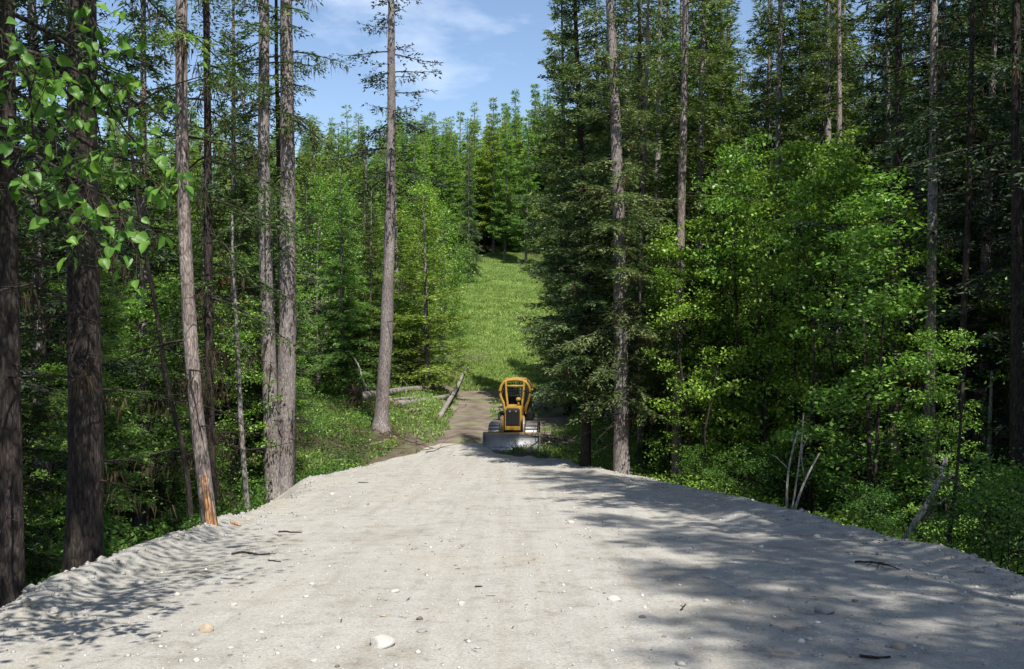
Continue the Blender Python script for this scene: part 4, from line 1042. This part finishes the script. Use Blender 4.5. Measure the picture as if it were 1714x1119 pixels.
# brush pile of dead twigs around the logs and by the blade
def brush(label, px, py, n, span, h, seed, mat='deadwood', cat='brush pile'):
    rng = np.random.default_rng(seed); c = hit(px, py); g = Geo()
    for k in range(n):
        b = np.array([rng.normal(0, span * 0.5), rng.normal(0, span * 0.4), 0]); b[2] = float(surf_z(b[0] + c[0], b[1] + c[1])) - c[2] + rng.uniform(0, h * 0.4)
        a = rng.random() * 6.28; L = rng.uniform(0.4, 1.3) * span * 0.6
        t = np.linspace(0, 1, 5)[:, None]
        p = b + np.array([math.cos(a), math.sin(a), rng.uniform(-0.02, 0.55) * h]) * L * t + np.cumsum(rng.normal(0, 0.03 * L, (5, 3)), 0)
        g.add(*tube(p, np.linspace(rng.uniform(0.01, 0.024), 0.005, 5), 4, cap=False)[:2])
    o = link('brush_pile', g.mesh('brush_pile', M[mat], True)); o.location = tuple(c); tag(o, label, cat, 'brush piles', 'stuff'); return o
brush('tangle of brown twigs under the tall bare trunk', 640, 735, 70, 2.2, 0.5, 1, 'root')
brush('dead brush between root wad and tall bare trunk', 600, 692, 90, 2.0, 0.9, 2, 'root')
brush('grey dead brush at the top of the leaning log', 770, 606, 70, 2.2, 1.2, 3)
brush('dead twigs on the bank right of the bulldozer blade', 930, 742, 50, 1.5, 0.6, 4)
brush('dry twigs at the foot of the paired trunks', 412, 836, 14, 0.8, 0.9, 5)

# dead limb lying over the right end of the blade
rng = np.random.default_rng(9)
p0 = hit(950, 742); p0[2] += 0.15; p1 = P(879, 727, 39.8)
o = link('fallen_branch', None, None, tuple(p0)); tag(o, 'bare broken branch poking across the right end of the blade', 'branch')
pts = p0 + (p1 - p0) * np.linspace(0, 1, 8)[:, None] + rng.normal(0, 0.02, (8, 3))
link('stem', Geo().add(*tube(pts - p0, np.linspace(0.05, 0.02, 8), 7, 0.2)).mesh('fallen_branch', M['deadwood'], True), o)
for k, i in enumerate((3, 4, 5, 6, 7)):
    e_ = pts[i] + np.array([rng.uniform(-0.1, 0.25), rng.normal(0, 0.1), rng.uniform(0.35, 0.55)])
    link('side_twig', Geo().add(*tube(np.linspace(pts[i], e_, 4) - p0, np.linspace(0.02, 0.009, 4), 5)).mesh('side_twig', M['deadwood'], True), o)

# pale stems and the broken snag on the right bank
def stem_thing(name, label, pix, d, w, mat, cat, seed, kids=()):
    pw = np.array([P(px, py, d) for px, py in pix]); t = np.linspace(0, 1, len(pw)); tt = np.linspace(0, 1, 14)
    pts = np.stack([np.interp(tt, t, pw[:, k]) for k in range(3)], 1)
    for _ in range(2): pts[1:-1] = (pts[:-2] + 2 * pts[1:-1] + pts[2:]) / 4
    b = pts[0].copy(); gz = float(surf_z(b[0], b[1])) - 0.1
    if gz < b[2]: pts = np.vstack([[b[0], b[1], gz], pts]); 
    b = pts[0].copy(); r = w * d / F / 2
    o = link(name, None, None, tuple(b)); tag(o, label, cat)
    link('stem', Geo().add(*tube(pts - b, np.linspace(r, r * 0.5, len(pts)), 8, 0.25, seed)).mesh(name, M[mat], True), o)
    for kp in kids:
        q = np.array([P(px, py, d) for px, py in kp])
        link('side_branch', Geo().add(*tube(q - b, np.linspace(r * 0.5, r * 0.2, len(q)), 5, 0.1)).mesh('side_branch', M[mat], True), o)
    return o
stem_thing('pale_sapling', 'leftmost of three whitish bare stems on the right bank', [(1317, 852), (1317, 810), (1322, 770), (1336, 720)], 18.5, 5, 'bark_pale', 'sapling', 1, [[(1320, 785), (1300, 765), (1290, 760)]])
stem_thing('pale_sapling', 'middle of three whitish bare stems on the right bank', [(1326, 852), (1334, 800), (1342, 740), (1345, 690)], 18.7, 4, 'bark_pale', 'sapling', 2, [[(1340, 760), (1352, 730)]])
stem_thing('pale_sapling', 'rightmost forked whitish bare stem on the right bank', [(1330, 853), (1345, 810), (1357, 785), (1372, 758)], 18.4, 5, 'bark_pale', 'sapling', 3, [[(1347, 806), (1342, 770), (1343, 740)]])
stem_thing('broken_snag', 'leaning grey broken snag at the right road edge', [(1517, 900), (1535, 868), (1556, 838), (1572, 805), (1584, 765)], 15.5, 14, 'bark_pale', 'snag', 4,
           [[(1550, 845), (1575, 842), (1590, 828)], [(1560, 830), (1562, 812), (1568, 800)], [(1575, 800), (1596, 795), (1610, 820)], [(1580, 785), (1560, 778)]])
stem_thing('dead_pole', 'slim dead pole right of the broken snag', [(1590, 895), (1596, 840), (1604, 770), (1612, 640)], 15.0, 8, 'bark_dark_or_shaded', 'dead tree', 5, [[(1597, 825), (1612, 818)]])
stem_thing('birch_stem', 'short whitish birch stem among dark leaves at far right', [(1655, 760), (1657, 700), (1660, 620)], 22, 8, 'bark_pale', 'tree', 6)
stem_thing('dark_sapling', 'dark slender sapling stem in front of the bright leaves', [(1357, 770), (1358, 690), (1362, 600), (1363, 530)], 24, 6, 'bark_dark_or_shaded', 'sapling', 7, [[(1359, 650), (1372, 620)]])
stem_thing('dark_sapling', 'slanting dark stem left among the bright leaves', [(1180, 720), (1192, 660), (1202, 610)], 27.5, 4, 'bark_dark_or_shaded', 'sapling', 8)
stem_thing('leaning_pole', 'pale dead pole leaning behind the root wad', [(625, 668), (605, 630), (560, 585), (540, 560)], 50, 5, 'bark_pale', 'dead tree', 9)
stem_thing('leaning_pole', 'shorter pale dead pole crossing behind the root wad', [(615, 662), (600, 610), (583, 585)], 49, 4, 'bark_pale', 'dead tree', 10)

# ------------------------------------------------------------------ bulldozer
DZ = P(856, 745, 40.6); DZ[2] = float(surf_z(DZ[0], DZ[1])) - 0.02
doz = link('bulldozer', None, None, tuple(DZ), (0, 0, math.radians(-4.5))); tag(doz, 'small yellow crawler bulldozer with caged cab and wide steel blade', 'bulldozer')
def bevel_box(name, lo, hi, mat, parent, bev=0.015, taper=None, rot=None):
    bm = bmesh.new(); bmesh.ops.create_cube(bm, size=1)
    lo, hi = Vector(lo), Vector(hi); c = (lo + hi) / 2; s = hi - lo
    for v in bm.verts:
        v.co = Vector((v.co.x * s.x, v.co.y * s.y, v.co.z * s.z))
        if taper and v.co.z > 0: v.co.x *= taper[0]; v.co.y *= taper[1]
    if bev: bmesh.ops.bevel(bm, geom=bm.edges[:], offset=bev, segments=2, affect='EDGES')
    me = bpy.data.meshes.new(name); bm.to_mesh(me); bm.free(); me.materials.append(M[mat])
    o = link(name, me, parent); o.location = c
    if rot: o.rotation_euler = rot
    return o
def pipe(name, pts, r, mat, parent, sides=10, smooth_n=2):
    pts = np.array(pts, float)
    for _ in range(smooth_n):
        q = [pts[0]]
        for i in range(len(pts) - 1): q += [pts[i] * 0.75 + pts[i + 1] * 0.25, pts[i] * 0.25 + pts[i + 1] * 0.75]
        pts = np.array(q + [pts[-1]])
    return link(name, Geo().add(*tube(pts, r, sides)).mesh(name, M[mat], True), parent)
def extrude_profile(name, prof, x0, x1, thick, mat, parent):
    prof = np.array(prof, float); n = len(prof)
    tg_ = np.gradient(prof, axis=0); nr = unit(np.stack([-tg_[:, 1], tg_[:, 0]], 1)); back = prof - nr * thick
    V = []
    for x in (x0, x1):
        for q in prof: V.append((x, q[0], q[1]))
        for q in back: V.append((x, q[0], q[1]))
    Q = []
    for i in range(n - 1):
        Q += [(i, i + 1, 2 * n + i + 1, 2 * n + i), (n + i + 1, n + i, 3 * n + i, 3 * n + i + 1), (i + 1, i, n + i, n + i + 1), (2 * n + i, 2 * n + i + 1, 3 * n + i + 1, 3 * n + i)]
    Q += [(0, 2 * n, 3 * n, n), (n - 1, 2 * n - 1, 4 * n - 1, 3 * n - 1)]
    return link(name, make_mesh(name, np.array(V), np.array(Q), M[mat], False), parent)
# blade
th = np.linspace(0, 1, 11)
prof = [(-0.05 + 0.17 * math.sin(t * math.pi * 0.92) - 0.02 * t, 0.14 + 0.64 * t) for t in th]
blade_o = extrude_profile('blade', prof, -1.17, 1.17, -0.03, 'steel', doz)
extrude_profile('cutting_edge', [(-0.11, -0.04), (-0.08, 0.06), (-0.055, 0.15)], -1.20, 1.20, -0.03, 'steel', blade_o)
for k, x in enumerate(np.linspace(-1.05, 1.05, 10)):
    link('edge_bolt', Geo().add(*tube(np.array([[x, -0.115, 0.075], [x, -0.07, 0.085]]), 0.022, 8)).mesh('edge_bolt', M['track']), blade_o)
for s in (-1, 1):
    pr = [(p[0], p[1]) for p in prof]
    bevel_box('end_plate', (s * 1.17 - 0.02, -0.07, 0.10), (s * 1.17 + 0.02, 0.17, 0.76), 'steel', blade_o, 0.008)
bevel_box('top_rail', (-1.17, -0.06, 0.765), (1.17, 0.03, 0.80), 'yellow_dull', blade_o, 0.01)
# push frame
for s in (-1, 1):
    bevel_box('push_arm', (s * 0.62 - 0.06, 0.12, 0.25), (s * 0.62 + 0.06, 1.9, 0.42), 'yellow_dull', doz)
    bevel_box('lift_post', (s * 0.44 - 0.055, 0.62, 0.45), (s * 0.44 + 0.055, 0.78, 1.42), 'yellow', doz, 0.02)
    c = pipe('lift_cylinder', [(s * 0.47, 0.60, 1.36), (s * 0.49, 0.30, 0.62)], 0.045, 'track', doz, smooth_n=0)
# hood and grille
def arch(y0, y1, w, z0, z1, r):
    pts = [(-w, z0), (-w, z1 - r)] + [(-w + r - r * math.cos(a), z1 - r + r * math.sin(a)) for a in np.linspace(0.3, 1.57, 5)]
    pts += [(-x, z) for x, z in pts[::-1]]
    return pts
def prism(name, pts, y0, y1, mat, parent, bev=0.01):
    n = len(pts); V = [(x, y0, z) for x, z in pts] + [(x, y1, z) for x, z in pts]
    bm = bmesh.new(); vv = [bm.verts.new(v) for v in V]
    bm.faces.new(vv[:n][::-1]); bm.faces.new(vv[n:])
    for i in range(n): bm.faces.new((vv[i], vv[(i + 1) % n], vv[n + (i + 1) % n], vv[n + i]))
    bmesh.ops.recalc_face_normals(bm, faces=bm.faces[:])
    if bev: bmesh.ops.bevel(bm, geom=bm.edges[:], offset=bev, segments=2, affect='EDGES')
    me = bpy.data.meshes.new(name); bm.to_mesh(me); bm.free(); me.materials.append(M[mat]); return link(name, me, parent)
hood = prism('hood', arch(0, 0, 0.36, 0.78, 1.80, 0.14), 0.86, 2.05, 'yellow', doz)
prism('grille_surround', arch(0, 0, 0.34, 0.80, 1.77, 0.12), 0.80, 0.857, 'yellow', hood)
prism('grille', arch(0, 0, 0.295, 0.985, 1.725, 0.10), 0.775, 0.797, 'black', hood, 0)
for k, z in enumerate(np.linspace(1.04, 1.62, 14)):
    bevel_box('grille_bar', (-0.28, 0.755, z - 0.008), (0.28, 0.772, z + 0.008), 'black', hood, 0)
bevel_box('front_panel', (-0.30, 0.765, 0.80), (0.30, 0.797, 0.97), 'yellow', hood, 0.012)
for s in (-1, 1):
    link('headlight', Geo().add(*tube(np.array([[s * 0.13, 0.745, 1.58], [s * 0.13, 0.80, 1.58]]), [0.04, 0.04], 12)).mesh('headlight', M['glass']), hood)
pipe('air_cleaner', [(0.20, 1.25, 1.78), (0.20, 1.25, 2.02)], 0.05, 'yellow', doz, smooth_n=0)
link('air_cleaner_cap', Geo().add(*tube(np.array([[0.20, 1.25, 2.0], [0.20, 1.25, 2.05], [0.20, 1.25, 2.12], [0.2, 1.25, 2.16]]), [0.09, 0.11, 0.1, 0.03], 12)).mesh('air_cleaner_cap', M['yellow_dull'], True), doz)
pipe('exhaust_stack', [(0.26, 1.6, 1.78), (0.26, 1.6, 2.55)], 0.045, 'black', doz, smooth_n=0)
# cab platform, seat, levers
bevel_box('cowl', (-0.42, 2.05, 0.9), (0.42, 2.25, 1.72), 'black', doz, 0.03)
bevel_box('platform', (-0.75, 2.0, 0.95), (0.75, 3.35, 1.08), 'yellow_dull', doz)
for s in (-1, 1): bevel_box('fender_tank', (s * 0.62 - 0.16, 2.2, 1.10), (s * 0.62 + 0.16, 3.3, 1.42), 'black', doz, 0.03)
seat = bevel_box('seat', (-0.28, 2.55, 1.25), (0.28, 3.05, 1.42), 'black', doz, 0.05)
o = bevel_box('seat_back', (-0.28, 2.98, 1.44), (0.28, 3.10, 2.0), 'black', doz, 0.05)
for x, y in ((-0.2, 2.35), (-0.1, 2.35), (0.1, 2.35), (0.36, 2.5)): pipe('lever', [(x, y, 1.2), (x, y - 0.05, 1.7), (x, y - 0.12, 1.85)], 0.015, 'black', doz, 6)
bevel_box('cab_dark_box', (-0.5, 3.12, 1.1), (0.5, 3.22, 2.05), 'black', doz, 0.04)  # black box added behind the seat to darken the cab interior
# roll cage: swept hoops
def hoop(y, k=1.0, dx=0.0):
    h = [(-0.44, 1.2), (-0.44, 1.75), (-0.62, 2.10), (-0.66, 2.42), (-0.52, 2.74), (-0.26, 2.86), (0.26, 2.86), (0.52, 2.74), (0.68, 2.42), (0.62, 2.02), (0.46, 1.68), (0.46, 1.2)]
    return [(x * k + dx, y, z) for x, z in h]
pipe('cage_hoop', hoop(1.95), 0.062, 'yellow', doz, 12)
pipe('cage_hoop', hoop(3.25, 1.04), 0.062, 'yellow', doz, 12)
for x, z in ((-0.68, 2.40), (0.70, 2.40), (-0.44, 2.80), (0.44, 2.80)): pipe('cage_rail', [(x, 1.95, z), (x * 1.02, 3.25, z)], 0.05, 'yellow', doz, 8, 0)
for s in (-1, 1): pipe('cage_post', [(s * 0.40, 1.90, 2.82), (s * 0.37, 1.86, 2.3), (s * 0.30, 1.80, 1.72)], 0.048, 'yellow', doz, 8)
pipe('cage_crossbar', [(-0.42, 1.88, 2.60), (0.42, 1.88, 2.60)], 0.045, 'yellow', doz, 8, 0)
bevel_box('cage_roof', (-0.46, 1.98, 2.86), (0.46, 3.22, 2.90), 'yellow_dull', doz, 0.01)
for nm, y, sx in (('rear_screen', 3.27, 0.62),):
    g = Geo()
    for x in np.linspace(-sx, sx, 13): g.add(*tube(np.array([[x, y, 1.45], [x, y, 2.8 - 0.5 * (abs(x) / sx) ** 3]]), 0.011, 4))
    for z in np.linspace(1.5, 2.75, 12): g.add(*tube(np.array([[-sx, y + 0.012, z], [sx, y + 0.012, z]]) * np.array([1 if z < 2.5 else 0.8, 1, 1]), 0.011, 4))
    o = link(nm, g.mesh(nm, M['black']), doz); o['kind'] = 'stuff'
for s in (-1, 1):
    g = Geo()
    for y in np.linspace(2.05, 3.15, 9): g.add(*tube(np.array([[s * 0.48, y, 1.6], [s * 0.66, y, 2.1], [s * 0.68, y, 2.4], [s * 0.5, y, 2.74]]), 0.011, 4))
    for z, x in ((1.75, 0.53), (1.9, 0.59), (2.05, 0.645), (2.2, 0.665), (2.35, 0.68), (2.5, 0.63), (2.62, 0.565)): g.add(*tube(np.array([[s * x, 2.0, z], [s * x, 3.2, z]]), 0.011, 4))
    o = link('side_screen', g.mesh('side_screen', M['black']), doz); o['kind'] = 'stuff'
# tracks
shoe_bm = bmesh.new()
def bmbox(bm, lo, hi):
    r = bmesh.ops.create_cube(bm, size=1); lo, hi = Vector(lo), Vector(hi)
    for v in r['verts']: v.co = Vector(((v.co.x) * (hi.x - lo.x), v.co.y * (hi.y - lo.y), v.co.z * (hi.z - lo.z))) + (lo + hi) / 2
bmbox(shoe_bm, (-0.24, -0.078, 0), (0.24, 0.078, 0.03)); bmbox(shoe_bm, (-0.24, -0.078, 0.0302), (0.24, -0.05, 0.085))
shoe_me = bpy.data.meshes.new('shoe'); shoe_bm.to_mesh(shoe_me); shoe_bm.free(); shoe_me.materials.append(M['track'])
TR, TY0, TY1, TZ = 0.46, 0.98, 2.85, 0.54
for s in (-1, 1):
    tr = link('track', None, doz); tr.location = (s * 0.78, 0, 0)
    per = 2 * (TY1 - TY0) + 2 * math.pi * TR; ns = int(per / 0.165)
    for k in range(ns):
        q = per * k / ns; a1 = TY1 - TY0
        if q < a1: y, z, a = TY0 + q, TZ + TR, 0
        elif q < a1 + math.pi * TR: t = (q - a1) / TR; y, z, a = TY1 + TR * math.sin(t), TZ + TR * math.cos(t), -t
        elif q < 2 * a1 + math.pi * TR: t = q - a1 - math.pi * TR; y, z, a = TY1 - t, TZ - TR, math.pi
        else: t = (q - 2 * a1 - math.pi * TR) / TR; y, z, a = TY0 - TR * math.sin(t), TZ - TR * math.cos(t), math.pi - t
        link('shoe', shoe_me, tr, (0, y, z), (a, 0, 0))
    for nm, y in (('idler_wheel', TY0), ('sprocket', TY1)):
        link(nm, Geo().add(*tube(np.array([[-0.07, y, TZ], [-0.06, y, TZ], [0.06, y, TZ], [0.07, y, TZ]]), [0.30, TR - 0.03, TR - 0.03, 0.30], 22)).mesh(nm, M['yellow_dull'], False), tr)
    bevel_box('track_frame', (-0.12, TY0 + 0.1, 0.28), (0.12, TY1 - 0.1, 0.62), 'yellow_dull', tr, 0.02)
    for y in np.linspace(TY0 + 0.5, TY1 - 0.5, 4):
        link('roller', Geo().add(*tube(np.array([[-0.1, y, 0.2], [0.1, y, 0.2]]), 0.1, 12)).mesh('roller', M['black']), tr)
bevel_box('belly_frame', (-0.5, 0.95, 0.45), (0.5, 3.2, 0.92), 'black', doz, 0.03)

# ------------------------------------------------------------------ labels that single out the look-alikes by what they stand beside
LM = [(18, 'the trunk cut by the left edge'), (140, 'the thick dark trunk'), (325, 'the slim leaning trunk'), (400, 'the thin pale pole'), (465, 'the paired trunks'), (560, 'the root wad'), (648, 'the tall bare trunk'),
      (720, 'the felled logs'), (800, 'the grassy clearing'), (865, 'the bulldozer'), (980, 'the road edge fir'), (1040, 'the thick road edge trunk'), (1140, 'the straight bare trunk'), (1230, 'the bright leafy bank'),
      (1335, 'the whitish stems'), (1404, 'the pale trunk in bright leaves'), (1500, 'the blackish drooping trunk'), (1558, 'the tall pale right trunk'), (1610, 'the slim dead pole'), (1700, 'the right edge trunk')]
roots = [o for o in bpy.data.objects if o.parent is None and o.get('group') and o.get('category') in ('tree', 'shrub')]
by = {}
for o in roots: by.setdefault(o['label'], []).append(o)
used = set(o['label'] for o in bpy.data.objects if o.get('label') and len(by.get(o['label'], [])) < 2)
merged = {}
for lab, lst in by.items():
    if len(lst) < 2: continue
    merged.setdefault((lst[0].name.split('.')[0], 'bush at' in lab, 'hillside' in lab, 'foot of' in lab, 'floor' in lab), (lab, []))[1].extend(lst)
for lab, lst in merged.values():
    kind = {'shrub': 'leafy shrub', 'leafy_sapling': 'leafy sapling', 'fir_tree': 'fir', 'larch_tree': 'larch', 'conifer_tree': 'bare-stemmed conifer'}
    cells = {}
    for o in lst:
        x, y, z = o.location; px = 857 + x / max(y, 1) * F
        i = min(range(len(LM)), key=lambda k: abs(LM[k][0] - px)); d = px - LM[i][0]
        side = 'behind' if abs(d) < 16 else ('left of' if d < 0 else 'right of')
        cells.setdefault((LM[i][1], side), []).append(o)
    where = 'beside the clearing' if 'clearing' in lab and 'bush' in lab else 'on the hillside' if 'hillside' in lab else ('on the bank' if 'foot of' in lab else ('low down' if 'floor' in lab else 'in the wood'))
    for (lm, side), oo in cells.items():
        oo.sort(key=lambda o: o.location.y); m = len(oo)
        kn = kind.get(oo[0].name.split('.')[0], 'tree')
        for j, o in enumerate(oo):
            if m == 1: rank = ''
            elif j == 0: rank = 'nearest '
            elif j == m - 1: rank = 'farthest '
            elif j > 8: rank = 'deep-set '
            else: rank = ['second nearest ', 'third nearest ', 'fourth nearest ', 'fifth nearest ', 'sixth nearest ', 'seventh nearest ', 'eighth nearest ', 'ninth nearest '][min(j - 1, 7)]
            o['label'] = '%s%s %s %s %s' % (rank, kn, where, side, lm)
